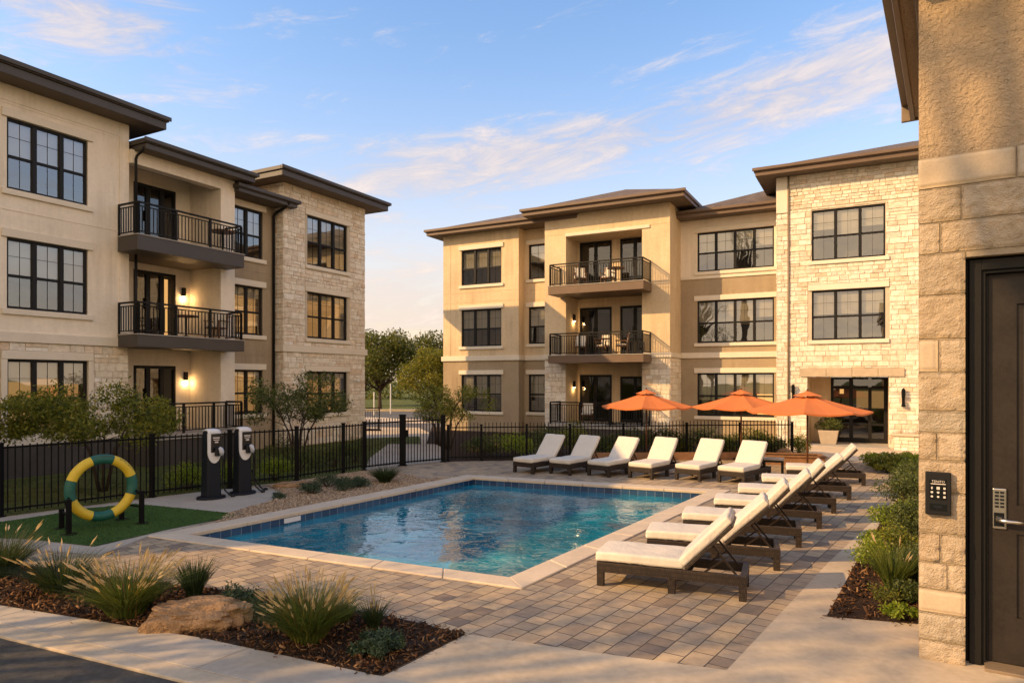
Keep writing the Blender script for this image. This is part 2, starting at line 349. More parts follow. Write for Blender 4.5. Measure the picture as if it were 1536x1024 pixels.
M['asphalt'] = surf('worn asphalt', (.075,.07,.062), .9, var=.35, vs=1.2, bumps=((160,.9,.012),(45,.5,.01)), spec=.3)
M['road'] = surf('drive asphalt', (.10,.095,.09), .9, var=.2, vs=.4, bumps=((60,.4,.01),))
M['lawn'] = surf('dry lawn', (.11,.12,.035), .95, var=.4, vs=1.5, bumps=((70,1,.03),(18,.6,.04)), spec=.1)
M['turf'] = surf('artificial turf', (.05,.105,.028), .9, var=.2, vs=2.5, bumps=((180,1,.012),), spec=.15)
M['soil'] = surf('dark mulch bed', (.045,.028,.018), .95, var=.5, vs=5, bumps=((35,1,.03),), spec=.1)
M['gravelbed'] = surf('gravel bed', (.30,.215,.135), .95, var=.3, vs=9, bumps=((55,1,.03),), spec=.1)
def island_mat(name, stops, rough=.85):
    m_, t, out = new_mat(name); ri = nd(t, 'ShaderNodeNewGeometry').outputs['Random Per Island']
    p = nd(t, 'ShaderNodeBsdfPrincipled', Base__Color=ramp_(t, ri, stops), Roughness=rough); p.inputs['Specular IOR Level'].default_value = .2
    t.links.new(p.outputs[0], out.inputs[0]); return m_
M['pebble'] = island_mat('pebbles', [(0,(.20,.13,.08)),(.3,(.38,.27,.17)),(.6,(.48,.37,.26)),(.85,(.30,.24,.18)),(1,(.55,.46,.35))])
M['chip'] = island_mat('bark chips', [(0,(.02,.012,.008)),(.35,(.07,.035,.018)),(.7,(.14,.065,.028)),(.92,(.24,.12,.05)),(1,(.33,.2,.1))])
M['blade'] = leaf_mat('turf blades', [(.2,(.03,.07,.015)),(.6,(.065,.14,.03)),(.9,(.12,.2,.05))], .2)
M['lawnblade'] = leaf_mat('lawn blades', [(.2,(.03,.045,.012)),(.6,(.08,.10,.025)),(.9,(.16,.14,.05))], .25)
# pool water and tile
m_, t, out = new_mat('pool water'); tc = nd(t, 'ShaderNodeTexCoord').outputs['Object']
w1 = nd(t, 'ShaderNodeTexNoise', Vector=tc, Scale=1.5, Detail=3.0, Roughness=.5, Distortion=.7).outputs[0]
w2 = nd(t, 'ShaderNodeTexNoise', Vector=tc, Scale=5.5, Detail=2.0, Roughness=.5, Distortion=.8).outputs[0]
hh = math_(t, 'ADD', math_(t, 'MULTIPLY', w1, 1.0), math_(t, 'MULTIPLY', w2, .28))
bn = nd(t, 'ShaderNodeBump', Strength=.21, Distance=.10, Height=hh).outputs[0]
vo = nd(t, 'ShaderNodeTexVoronoi', Vector=tc, Scale=1.6, _feature='SMOOTH_F1').outputs['Distance']
wc = ramp_(t, math_(t, 'ADD', math_(t, 'MULTIPLY', w1, .6), math_(t, 'MULTIPLY', vo, .4)), [(.25,(.001,.090,.150)),(.5,(.0015,.168,.245)),(.72,(.006,.28,.36))])
p = nd(t, 'ShaderNodeBsdfPrincipled', Base__Color=wc, Roughness=.02, IOR=1.40, Normal=bn); p.inputs['Specular IOR Level'].default_value = .55
t.links.new(p.outputs[0], out.inputs[0]); M['water'] = m_
m_, t, out = new_mat('blue waterline tile'); uv = nd(t, 'ShaderNodeTexCoord').outputs['UV']
bk = nd(t, 'ShaderNodeTexBrick', Vector=uv, Color1=(.008,.03,.085,1), Color2=(.02,.07,.16,1), Mortar=(.16,.2,.25,1), Scale=1.0, _offset=0)
bk.inputs['Brick Width'].default_value = .2; bk.inputs['Row Height'].default_value = .2; bk.inputs['Mortar Size'].default_value = .006
p = nd(t, 'ShaderNodeBsdfPrincipled', Base__Color=bk.outputs[0], Roughness=.15)
t.links.new(p.outputs[0], out.inputs[0]); M['tile'] = m_
# wicker
m_, t, out = new_mat('woven resin wicker'); uv = nd(t, 'ShaderNodeTexCoord').outputs['UV']
bk = nd(t, 'ShaderNodeTexBrick', Vector=uv, Color1=(.018,.010,.0055,1), Color2=(.042,.024,.013,1), Mortar=(.004,.003,.0025,1), Scale=1.0)
bk.inputs['Brick Width'].default_value = .022; bk.inputs['Row Height'].default_value = .05; bk.inputs['Mortar Size'].default_value = .003
p = nd(t, 'ShaderNodeBsdfPrincipled', Base__Color=bk.outputs[0], Roughness=.5, Normal=nd(t, 'ShaderNodeBump', Strength=.8, Distance=.006, Height=bk.outputs['Fac'], _invert=True).outputs[0])
t.links.new(p.outputs[0], out.inputs[0]); M['wicker'] = m_
M['legwood'] = surf('dark brown legs', (.022,.014,.010), .55, spec=.2, var=.2, vs=8)
M['cushion'] = surf('cream canvas cushion', (.60,.55,.475), .9, var=.04, vs=3, bumps=((250,.25,.002),(6,.6,.03),(2.2,.5,.06)), spec=.12)
M['canopy'] = surf('orange canvas', (.54,.165,.052), .8, var=.05, vs=2, bumps=((200,.15,.002),(4,.25,.02)), spec=.15)
M['pole'] = surf('stained wood', (.13,.055,.025), .5, var=.25, vs=9)
M['timber'] = surf('cedar timber', (.25,.125,.06), .65, var=.25, vs=6)
M['rock'] = surf('sandstone boulder', (.31,.19,.10), .9, var=.36, vs=4, bumps=((7,1,.07),(26,.9,.03),(90,.6,.008)), spec=.15)
M['yellow'] = surf('yellow rubber', (.62,.44,.03), .5, var=.06, vs=8, bumps=((140,.1,.002),))
M['green'] = surf('dark green rubber', (.012,.10,.075), .5, var=.15, vs=8, bumps=((140,.1,.002),))
M['faded'] = surf('faded ring print', (.10,.085,.035), .7)
M['navy'] = surf('dark navy plastic', (.009,.011,.016), .45, spec=.2, var=.1, vs=5, bumps=((120,.05,.001),))
M['white'] = surf('white plastic', (.66,.65,.64), .35, var=.03, vs=5, bumps=((60,.03,.001),))
M['screen'] = surf('black glass screen', (.006,.007,.009), .12, spec=.6, bumps=())
M['greyplastic'] = surf('light grey plastic', (.45,.47,.51), .4, var=.04, bumps=((80,.05,.001),))
M['rubber'] = surf('black cable', (.01,.01,.011), .6)
M['door'] = surf('dark brown painted door', (.021,.016,.013), .5, spec=.25, var=.25, vs=2.5, bumps=((24,.08,.003),(150,.1,.001)), streak=.5)
M['casing'] = surf('black door casing', (.010,.009,.008), .5, spec=.2, var=.1, vs=2)
M['nickel'] = surf('satin nickel', (.55,.52,.48), .28, metal=1, var=.04, bumps=((150,.05,.001),))
M['ink'] = surf('printed marks', (.55,.50,.46), .6, bumps=())
M['panel'] = surf('keypad housing', (.008,.008,.009), .5, spec=.25, bumps=((200,.08,.001),))
M['planter'] = surf('pale concrete planter', (.40,.33,.26), .85, var=.1, vs=6)
M['lf_olive'] = leaf_mat('olive leaves', [(.2,(.05,.07,.014)),(.45,(.14,.165,.028)),(.7,(.24,.24,.038)),(.95,(.38,.28,.045))], .4)
M['lf_dark'] = leaf_mat('dark leaves', [(.2,(.028,.042,.014)),(.5,(.085,.11,.032)),(.8,(.17,.185,.052)),(1,(.25,.23,.07))])
M['lf_bright'] = leaf_mat('fresh leaves', [(.2,(.07,.11,.015)),(.5,(.22,.29,.03)),(.8,(.36,.40,.05)),(1,(.46,.44,.09))], .45)
M['lf_sage'] = leaf_mat('sage leaves', [(.2,(.02,.035,.018)),(.5,(.05,.085,.05)),(.85,(.11,.15,.09)),(1,(.2,.22,.15))])
M['lf_gold'] = leaf_mat('golden tree leaves', [(.2,(.055,.07,.012)),(.5,(.15,.155,.025)),(.8,(.27,.235,.04)),(1,(.40,.29,.05))], .5)
M['lf_tree'] = leaf_mat('oak leaves', [(.2,(.03,.042,.010)),(.5,(.09,.105,.022)),(.8,(.18,.17,.035)),(1,(.26,.21,.05))], .45)
M['gr_green'] = leaf_mat('grass blades', [(.2,(.035,.062,.013)),(.5,(.10,.135,.028)),(.8,(.18,.195,.042)),(1,(.30,.26,.07))], .35)
M['gr_dark'] = leaf_mat('dark grass blades', [(.2,(.012,.028,.012)),(.5,(.035,.06,.022)),(.85,(.08,.10,.04)),(1,(.14,.13,.05))], .3)
M['plume'] = leaf_mat('seed plumes', [(.2,(.42,.32,.19)),(.5,(.58,.47,.31)),(.9,(.72,.62,.45))], .45)
M['drygrass'] = leaf_mat('dry grass', [(.2,(.16,.09,.03)),(.6,(.30,.17,.05)),(.9,(.42,.26,.09))], .35)
M['flower'] = leaf_mat('small pale flowers', [(.2,(.55,.5,.25)),(.8,(.75,.7,.45))], .3)
M['bark'] = surf('grey brown bark', (.075,.055,.04), .9, var=.3, vs=6, bumps=((18,.9,.03),), spec=.1)
M['postwhite'] = surf('white marker post', (.6,.58,.54), .6)
M['hedgefar'] = M['lf_tree']

# ------------------------------------------------------------------ ground, pool, paving
def sheet(name, outer, z, mat, hole=None, kind='structure'):
    lo = [[Vector((p[0], p[1], 0)) for p in outer]] + ([[Vector((p[0], p[1], 0)) for p in hole]] if hole else [])
    tri = tessellate_polygon(lo); pts = [q for l in lo for q in l]
    mb = MB(); mb.add([(p.x, p.y, z) for p in pts], [tuple(f) for f in tri])
    o = part(name, mb, mat); me = o.data
    if sum(q.normal.z for q in me.polygons) < 0: me.flip_normals()
    o['kind'] = kind; return o
def slab(name, poly, z0, z1, mat, bevel=.008):
    a = sum(poly[i-1][0]*poly[i][1]-poly[i][0]*poly[i-1][1] for i in range(len(poly)))
    if a < 0: poly = list(reversed(poly))
    mb = MB(); mb.prism(poly, z0, z1); return struct(name, mb, mat, bevel=bevel)

PA, PB, PC, PD = (Vector((p[0], p[1], 0)) for p in ((-5.28, 11.05), (-.03, 8.62), (4.42, 15.35), (-1.0, 17.6)))   # pool water outline
pool = [PA, PB, PC, PD]
def offset(poly, ds):
    out_ = []; n = len(poly)
    for i in range(n):
        p0, p1, p2 = poly[i-1], poly[i], poly[(i+1)%n]
        def ln(a, b, d):
            t_ = (b-a).normalized(); nrm = Vector((t_.y, -t_.x, 0)); return a+nrm*d, t_
        a, ta = ln(p0, p1, ds[i-1]); b, tb = ln(p1, p2, ds[i])
        den = ta.x*tb.y-ta.y*tb.x; k = ((b.x-a.x)*tb.y-(b.y-a.y)*tb.x)/den
        out_.append(a+ta*k)
    return out_
cop_out = offset(pool, [.33, .36, .38, .42]); cop_in = offset(pool, [-.02]*4)

big = [(-900,-300),(900,-300),(900,1600),(-900,1600)]
sheet('ground', big, -.16, M['lawn'], offset(pool, [.2]*4))
# pool basin, tile band, water
mb = MB()
for i in range(4):
    a, b = pool[i], pool[(i+1)%4]; L_ = (b-a).length; t_ = (b-a).normalized(); n_ = Vector((-t_.y, t_.x, 0))
    mb.add([(a.x,a.y,-.6),(b.x,b.y,-.6),(b.x,b.y,-.022),(a.x,a.y,-.022)], [(0,1,2,3)])
tile = struct('pool_tile', mb, M['tile'])
uvl = tile.data.uv_layers[0].data
for i in range(4):
    L_ = (pool[(i+1)%4]-pool[i]).length
    for k, c in enumerate(((0,-.6),(L_,-.6),(L_,-.022),(0,-.022))): uvl[i*4+k].uv = (c[0], c[1]+.03)
mb = MB(); mb.add([(p.x,p.y,0) for p in offset(pool, [-.001]*4)], [(0,1,2,3)])
wat = struct('pool_water', mb, M['water']); wat.location = (0,0,-.17)
for i in range(4):      # coping laid as long stones, butted end to end
    a0, b0, a1, b1 = cop_in[i], cop_in[(i+1)%4], cop_out[i], cop_out[(i+1)%4]
    n_ = max(4, round((b1-a1).length/1.15)); mb = MB()
    for k in range(n_):
        t0, t1 = k/n_+(.0009 if k else 0), (k+1)/n_-(.0009 if k < n_-1 else 0)
        q = [a0.lerp(b0,t0), a1.lerp(b1,t0), a1.lerp(b1,t1), a0.lerp(b0,t1)]
        mb.prism([(p.x,p.y) for p in q], -.045, .022)
    struct('pool_coping', mb, M['coping'], bevel=.012)

fence_l = [(-12.9,9.2), G(0,775), G(228,745.5), G(445,720.6), G(515,709.7), G(546,705)]
gate_l, gate_r = G(604,698), G(665,692.5)
fence_r = [G(672,692), G(722,691), G(790,690), G(855,689.5), G(935,688), G(1030,686), G(1110,685), G(1188,684)]
xy = lambda l: [(p[0], p[1]) for p in l]
curb = [G(-420,848), G(0,953), G(290,1024), G(420,1057), G(900,1180)]
curb_in = [G(-420,832), G(0,934), G(300,1004), G(430,1034), G(900,1140)]
walk_in = [G(-420,846-30), G(0,906), G(300,955), G(570,1013), G(900,1085)]
deck_out = xy(fence_l + [gate_l, gate_r] + fence_r) + [(9.6,25.2),(14.5,22.6),(18,20),(9,4),(2.2,2.2),(-.2,4.4)] + xy([G(570,1013), G(300,955), G(0,906), G(-420,816)])
sheet('pool_deck', deck_out, 0.0, M['paver'], offset(pool, [.1]*4))
sheet('asphalt_lane', xy(curb)+[(9,-4.9),(-30,12.1)], -.022, M['asphalt'])
def strip_slabs(name, A, B, zz, mat, step, gap=.005, h=.12):
    """a row of cast slabs between two edge polylines"""
    mb = MB()
    def along(pl, s_):
        n = len(pl)-1; k = min(int(s_*n), n-1); return Vector(pl[k]).lerp(Vector(pl[k+1]), s_*n-k)
    n = step
    for i in range(n):
        t0, t1 = i/n+gap/10, (i+1)/n-gap/10
        q = [along(A,t0), along(A,t1), along(B,t1), along(B,t0)]
        a = sum(q[j-1].x*q[j].y-q[j].x*q[j-1].y for j in range(4))
        if a < 0: q.reverse()
        mb.prism([(p.x,p.y) for p in q], zz-h, zz)
    return struct(name, mb, mat, bevel=.008)
JN = Vector((.845,-.535,0))
def at_s(pl, sv):
    for a, b in zip(pl[:-1], pl[1:]):
        sa, sb = Vector(a).dot(JN), Vector(b).dot(JN)
        if min(sa,sb) <= sv <= max(sa,sb): return Vector(a).lerp(Vector(b), (sv-sa)/(sb-sa))
    return Vector(pl[0] if sv < Vector(pl[0]).dot(JN) else pl[-1])
cutsv = [-20,-15.1,-12.9,-10.7,-8.46,-7.7,-5.5,-3.3,-1.1,1.2]
for a, b in zip(cutsv[:-1], cutsv[1:]):
    q = [at_s(walk_in,a+.004)] + [Vector(p) for p in walk_in if a < Vector(p).dot(JN) < b] + [at_s(walk_in,b-.004), at_s(curb_in,b-.004)] + [Vector(p) for p in reversed(curb_in) if a < Vector(p).dot(JN) < b] + [at_s(curb_in,a+.004)]
    slab('sidewalk', xy(q), -.11, .006, M['walk'], .006)
slab('kerb', xy(curb_in + curb[::-1]), -.16, .004, M['concrete'], .012)
# concrete apron, right-hand walk
apron = [G(572,1016), G(700,951), G(880,977), G(1090,1005), G(1244,842), G(1353,741), G(1398,706), (14,17), (14,8), (5.5,2.6), (2.3,2.3), (.4,3.9)]
sheet('concrete_apron', xy(apron), .005, M['concrete'])
# walk round the turf and chargers, turf, gravel, lawn
cw = [(-12.7,9.3), G(0,776.5), G(228,747), G(330,734), G(386,731.5), G(414,736), G(421,744), G(404,752), G(372,760), G(345,768), G(316,782)] + [tuple(cop_out[0])] + [G(150,832), G(10,822), (-11,9.0)]
sheet('concrete_walk', xy(cw), .005, M['walk'])
turf = xy([G(-70,789), G(0,783.5), G(60,775), G(130,763), G(203,756), G(366,772), G(250,795), G(142,820), G(41,809), G(-60,806)])
sheet('turf_pad', turf, .014, M['turf'])
gravel = xy([G(342,770), G(372,761), G(404,753), G(424,744), G(418,735), G(400,729), G(445,722), G(515,711), G(546,706.5), G(592,708), G(640,719)])
g_in = [tuple(cop_out[3].lerp(cop_out[0], .06)), tuple(cop_out[3].lerp(cop_out[0], .86))]
gravel = gravel + xy(g_in)
sheet('gravel_bed', gravel, .012, M['gravelbed'])
bed = xy([G(-420,817), G(0,908), G(300,956.5), G(570,1014), G(698,951.5), G(600,928), G(520,914), G(420,897), G(330,884), G(200,872), G(60,852), G(-60,836), G(-300,800)])
sheet('mulch_bed', bed, .008, M['soil'])
rbed = xy([G(1240,925), G(1374,936), (4.6,6.9), (7.4,10.9), (10.2,16.4), G(1366,727), G(1340,757), G(1300,815)])
sheet('mulch_strip', rbed, .011, M['soil'])
hbed = xy([G(758,686), G(900,684.5), G(1040,683), G(1189,681.5)]) + [(9.4,23.6),(4,24.2),(-1,23.8),(-2,22.6)]
lawn_l = [(-13.2,9.3)] + xy([p for p in fence_l[1:]]) + [(-4.0,19.6),(-3.6,27),(-4.2,31),(-20,24),(-26,8)]
sheet('lawn', lawn_l, -.02, M['lawn'])
lawn_r = xy([gate_r] + fence_r) + [(9.6,25.4),(10.5,28),(-1.5,36),(-4.4,37.5),(-3.4,27)]
sheet('planting_bed', lawn_r, -.012, M['soil'])
# entrance court and far drive seen through the gate
sheet('gate_path', xy([G(548,705), gate_l, gate_r]) + [(-2.5,25),(-3.0,27),(-4.9,27),(-4.6,22)], .006, M['walk'])
sheet('drive', [(-40,33),(-8.2,32.2),(-3.0,28.0),(-2.0,30),(-4.2,38),(30,52),(30,58),(-60,58),(-60,40)], -.12, M['road'])
sheet('drive_apron', [(-7.4,31.5),(-3.2,27.2),(-2.3,27.6),(-3.8,33),(-5.2,38),(-9.6,38.6),(-9,34)], -.10, M['concrete'])
slab('far_kerb', [(-60,59),(30,59),(30,60),(-60,60)], -.15, .02, M['concrete'])
sheet('far_sidewalk', [(-60,46),(-10,44.5),(-6,42),(30,44),(30,46),(-6,46),(-10,49),(-60,50)], -.108, M['coping'])
sheet('entrance_court', [(9.7,25.2),(10.4,28.5),(14.5,30),(24,24),(14.5,17.6),(12.4,18.6),(10.6,21.5)], .004, M['coping'])

rg = np.random.default_rng(5)
OCT = [(1,0,0),(-1,0,0),(0,1,0),(0,-1,0),(0,0,1),(0,0,-1)]; OCTF = [(0,2,4),(2,1,4),(1,3,4),(3,0,4),(2,0,5),(1,2,5),(3,1,5),(0,3,5)]
CHIP = [(-1,-.5,0),(1,-.35,.1),(.9,.45,0),(-.8,.5,.12),(-.9,-.4,-.3),(.9,-.3,-.25),(.8,.4,-.3),(-.7,.45,-.25)]; CHIPF = [(0,1,2,3),(4,7,6,5),(0,4,5,1),(1,5,6,2),(2,6,7,3),(3,7,4,0)]
def stuff(o): o['kind'] = 'stuff'; return o
n = 8500; q = sample_poly(rg, gravel, n); s_ = rg.uniform(.008,.022,n)
stuff(scatter('gravel', OCT, OCTF, np.column_stack([q, .012+s_*.5]), rand_rot(rg,n), np.column_stack([s_*1.2, s_, s_*.8]), M['pebble']))
for nm, pl, n in (('bark_mulch', bed, 9000), ('bark_mulch', rbed, 5200)):
    q = sample_poly(rg, pl, n); s_ = rg.uniform(.012,.045,n)
    stuff(scatter(nm, CHIP, CHIPF, np.column_stack([q, .014+rg.uniform(0,.03,n)]), rand_rot(rg,n,.35), np.column_stack([s_, s_*rg.uniform(.35,.8,n), s_*.35]), M['chip']))
for nm, pl in (('spilt_bark', bed), ('spilt_bark', rbed)):
    n = 420; c_ = np.mean([(p[0],p[1]) for p in pl], 0); e_ = rg.integers(0, len(pl), n); t0 = rg.random(n)[:,None]; A_ = np.array([(p[0],p[1]) for p in pl]); q = A_[e_]*(1-t0)+A_[(e_+1)%len(pl)]*t0 + rg.normal(size=(n,2))*.05
    s_ = rg.uniform(.006,.022,n); stuff(scatter(nm, CHIP, CHIPF, np.column_stack([q, np.full(n,.016)]), rand_rot(rg,n,.15), np.column_stack([s_, s_*rg.uniform(.35,.8,n), s_*.3]), M['chip']))
BL = [(-.5,0,0),(.5,0,0),(0,.25,1)]
n = 26000; q = sample_poly(rg, turf, n)
stuff(scatter('turf_grass', BL, [(0,1,2)], np.column_stack([q, np.full(n,.013)]), rand_rot(rg,n,.25), np.column_stack([np.full(n,.010), np.full(n,.012), rg.uniform(.014,.028,n)]), M['blade']))
n = 16000; q = sample_poly(rg, lawn_l, n)
stuff(scatter('lawn_grass', BL, [(0,1,2)], np.column_stack([q, np.full(n,-.022)]), rand_rot(rg,n,.35), np.column_stack([np.full(n,.02), np.full(n,.03), rg.uniform(.04,.10,n)]), M['lawnblade']))

a, b = pool[3], pool[0]; c = a.lerp(b, .73); t_ = (b-a).normalized(); n_ = Vector((-t_.y, t_.x, 0))
sk = MB(); sk.obox((c.x+n_.x*.004,c.y+n_.y*.004,-.10), t_*.19, n_*.006, (0,0,.045)); skm = struct('pool_skimmer', sk, M['white'], bevel=.004)
# ------------------------------------------------------------------ building parts
def cut(rects, op):
    res = []
    for x0,x1,z0,z1 in rects:
        a,b,c,d = op
        if b <= x0 or a >= x1 or d <= z0 or c >= z1: res.append((x0,x1,z0,z1)); continue
        if a > x0: res.append((x0,a,z0,z1))
        if b < x1: res.append((b,x1,z0,z1))
        xa, xb = max(x0,a), min(x1,b)
        if c > z0: res.append((xa,xb,z0,c))
        if d < z1: res.append((xa,xb,d,z1))
    return res
def wall(mb, x0, x1, z0, z1, y, ops=(), rev=.14):
    """facade sheet at depth y with openings and their reveals"""
    xs = sorted({x0,x1,*[o for p in ops for o in p[:2] if x0<o<x1]}); zs = sorted({z0,z1,*[o for p in ops for o in p[2:] if z0<o<z1]})
    for i in range(len(xs)-1):
        for j in range(len(zs)-1):
            cx_, cz_ = (xs[i]+xs[i+1])/2, (zs[j]+zs[j+1])/2
            if any(a<cx_<b and c<cz_<d for a,b,c,d in ops): continue
            mb.quad((xs[i],y,zs[j]),(xs[i+1],y,zs[j]),(xs[i+1],y,zs[j+1]),(xs[i],y,zs[j+1]))
    for a,b,c,d in ops:
        c2, d2 = max(c,z0), min(d,z1)
        if d2 <= c2: continue
        mb.quad((a,y,c2),(a,y+rev,c2),(a,y+rev,d2),(a,y,d2)); mb.quad((b,y,c2),(b,y,d2),(b,y+rev,d2),(b,y+rev,c2))
        if d <= z1: mb.quad((a,y,d),(a,y+rev,d),(b,y+rev,d),(b,y,d))
        if c >= z0: mb.quad((a,y,c),(b,y,c),(b,y+rev,c),(a,y+rev,c))
def side(mb, x, y0, y1, z0, z1, face=-1):
    p = [(x,y0,z0),(x,y1,z0),(x,y1,z1),(x,y0,z1)]
    mb.quad(*(p if face > 0 else p[::-1]))
def veneer(mb, O, U, N_, u0, u1, z0, z1, ops=(), seed=1, hs=(.12,.25)):
    """random ashlar: each stone a bevelled block standing proud of the mortar sheet"""
    r = random.Random(seed); O, U, N_ = Vector(O), Vector(U), Vector(N_); g = .0045
    def P(u, z, d): return O+U*u+N_*d+Vector((0,0,z))
    z = z0
    while z < z1-.02:
        h = min(r.uniform(*hs), z1-z)
        if z1-z-h < .08: h = z1-z
        u = u0; first = True
        while u < u1-.01:
            w = h*r.uniform(1.0,3.0)*(r.uniform(.4,1) if first else 1); first = False
            w = min(max(w,.16), u1-u)
            if u1-u-w < .12: w = u1-u
            rc = [(u,u+w,z,z+h)]
            if h > .19 and r.random() < .22: rc = [(u,u+w,z,z+h*.52),(u,u+w,z+h*.52,z+h)]
            for o in ops: rc = cut(rc, o)
            for a,b,c,d in rc:
                if b-a < .035 or d-c < .035: continue
                D = r.uniform(.012,.032); bv = min(.010, (b-a)*.2, (d-c)*.2); j = lambda: D+r.uniform(-.007,.007)
                jj = lambda: r.uniform(-.004,.004)
                a,b,c,d = a+g,b-g,c+g,d-g
                base = [P(a,c,.001),P(b,c,.001),P(b,d,.001),P(a,d,.001)]
                top = [P(a+bv+jj(),c+bv+jj(),j()),P(b-bv+jj(),c+bv+jj(),j()),P(b-bv+jj(),d-bv+jj(),j()),P(a+bv+jj(),d-bv+jj(),j())]
                mb.add(base+top, [(4,5,6,7),(0,1,5,4),(1,2,6,5),(2,3,7,6),(3,0,4,7)])
            u += w
        z += h
brn = random.Random(77)
def window(par, x0, x1, z0, z1, y, n, blind=.5, sill=True, head=True, lit=False, trim='trim', rails=True):
    """window set back in its opening: frame + pane, blind, dim room, sill, lintel"""
    mb = MB(); ya, yb = y+.05, y+.13; w = (x1-x0); zm = z0+(z1-z0)*.47
    mb.box(x0,x0+.06,ya,yb,z0,z1); mb.box(x1-.06,x1,ya,yb,z0,z1); mb.box(x0+.06,x1-.06,ya,yb,z1-.07,z1); mb.box(x0+.06,x1-.06,ya,yb,z0,z0+.07)
    sw = w/n
    for i in range(1,n): mb.box(x0+sw*i-.055,x0+sw*i+.055,ya-.01,yb,z0+.07,z1-.07)
    for i in range(n):
        a, b = x0+sw*i+(.055 if i else .06), x0+sw*(i+1)-(.055 if i<n-1 else .06)
        if rails: mb.box(a,b,ya+.012,yb,zm-.035,zm+.035)
        c = (a+b)/2
        mb.box(c-.0045,c+.0045,ya+.035,yb-.025,z0+.07,zm-.035); mb.box(c-.0045,c+.0045,ya+.035,yb-.025,zm+.035,z1-.07)
        zq = zm+(z1-zm)*.52; mb.box(a,c-.006,ya+.035,yb-.025,zq-.005,zq+.005); mb.box(c+.006,b,ya+.035,yb-.025,zq-.005,zq+.005)
    f = part('window', mb, M['frame'], par, bevel=.006)
    mb = MB(); mb.quad((x0+.03,y+.10,z0+.03),(x1-.03,y+.10,z0+.03),(x1-.03,y+.10,z1-.03),(x0+.03,y+.10,z1-.03)); part('pane', mb, M['glass'], f)
    mb = MB(); zb = z1-(z1-z0)*blind
    for i in range(n):
        zb = z1-(z1-z0)*max(.12, blind+brn.choice((0,0,0,-.05,.03,-.12))); a, b = x0+sw*i+.02, x0+sw*(i+1)-.02; k = max(2, int((z1-zb)/.05))
        for j in range(k): z_ = z1-(j+1)*(z1-zb)/k; mb.quad((a,y+.19,z_),(b,y+.19,z_),(b,y+.175,z_+(z1-zb)/k*.98),(a,y+.175,z_+(z1-zb)/k*.98))
    part('blind', mb, M['blind'] , f)
    mb = MB(); yr = y+1.1
    mb.quad((x0-.4,yr,z0-.3),(x1+.4,yr,z0-.3),(x1+.4,yr,z1+.1),(x0-.4,yr,z1+.1)); mb.quad((x0-.4,y+.15,z0-.3),(x1+.4,y+.15,z0-.3),(x1+.4,yr,z0-.3),(x0-.4,yr,z0-.3))
    mb.quad((x0-.4,y+.15,z1+.1),(x0-.4,yr,z1+.1),(x1+.4,yr,z1+.1),(x1+.4,y+.15,z1+.1)); mb.quad((x0-.4,y+.15,z0-.3),(x0-.4,yr,z0-.3),(x0-.4,yr,z1+.1),(x0-.4,y+.15,z1+.1)); mb.quad((x1+.4,y+.15,z0-.3),(x1+.4,y+.15,z1+.1),(x1+.4,yr,z1+.1),(x1+.4,yr,z0-.3))
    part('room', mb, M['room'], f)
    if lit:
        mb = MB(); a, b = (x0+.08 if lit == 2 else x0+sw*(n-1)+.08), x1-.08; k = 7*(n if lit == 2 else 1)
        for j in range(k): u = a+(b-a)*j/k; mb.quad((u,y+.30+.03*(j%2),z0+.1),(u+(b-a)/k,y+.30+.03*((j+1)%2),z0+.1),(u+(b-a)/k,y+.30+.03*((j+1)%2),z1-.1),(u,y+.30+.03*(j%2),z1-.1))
        part('glow_curtain', mb, M['amber_reflect' if lit == 2 else 'amber'], f)  # dim variant is an added glow imitating a reflection in the pane
    if sill: mb = MB(); mb.box(x0-.13,x1+.13,y-.075,y+.05,z0-.15,z0-.002); part('window_sill', mb, M[trim], f, bevel=.012)
    if head: mb = MB(); mb.box(x0-.13,x1+.13,y-.06,y+.04,z1+.002,z1+.22); part('lintel', mb, M[trim], f, bevel=.012)
    return f
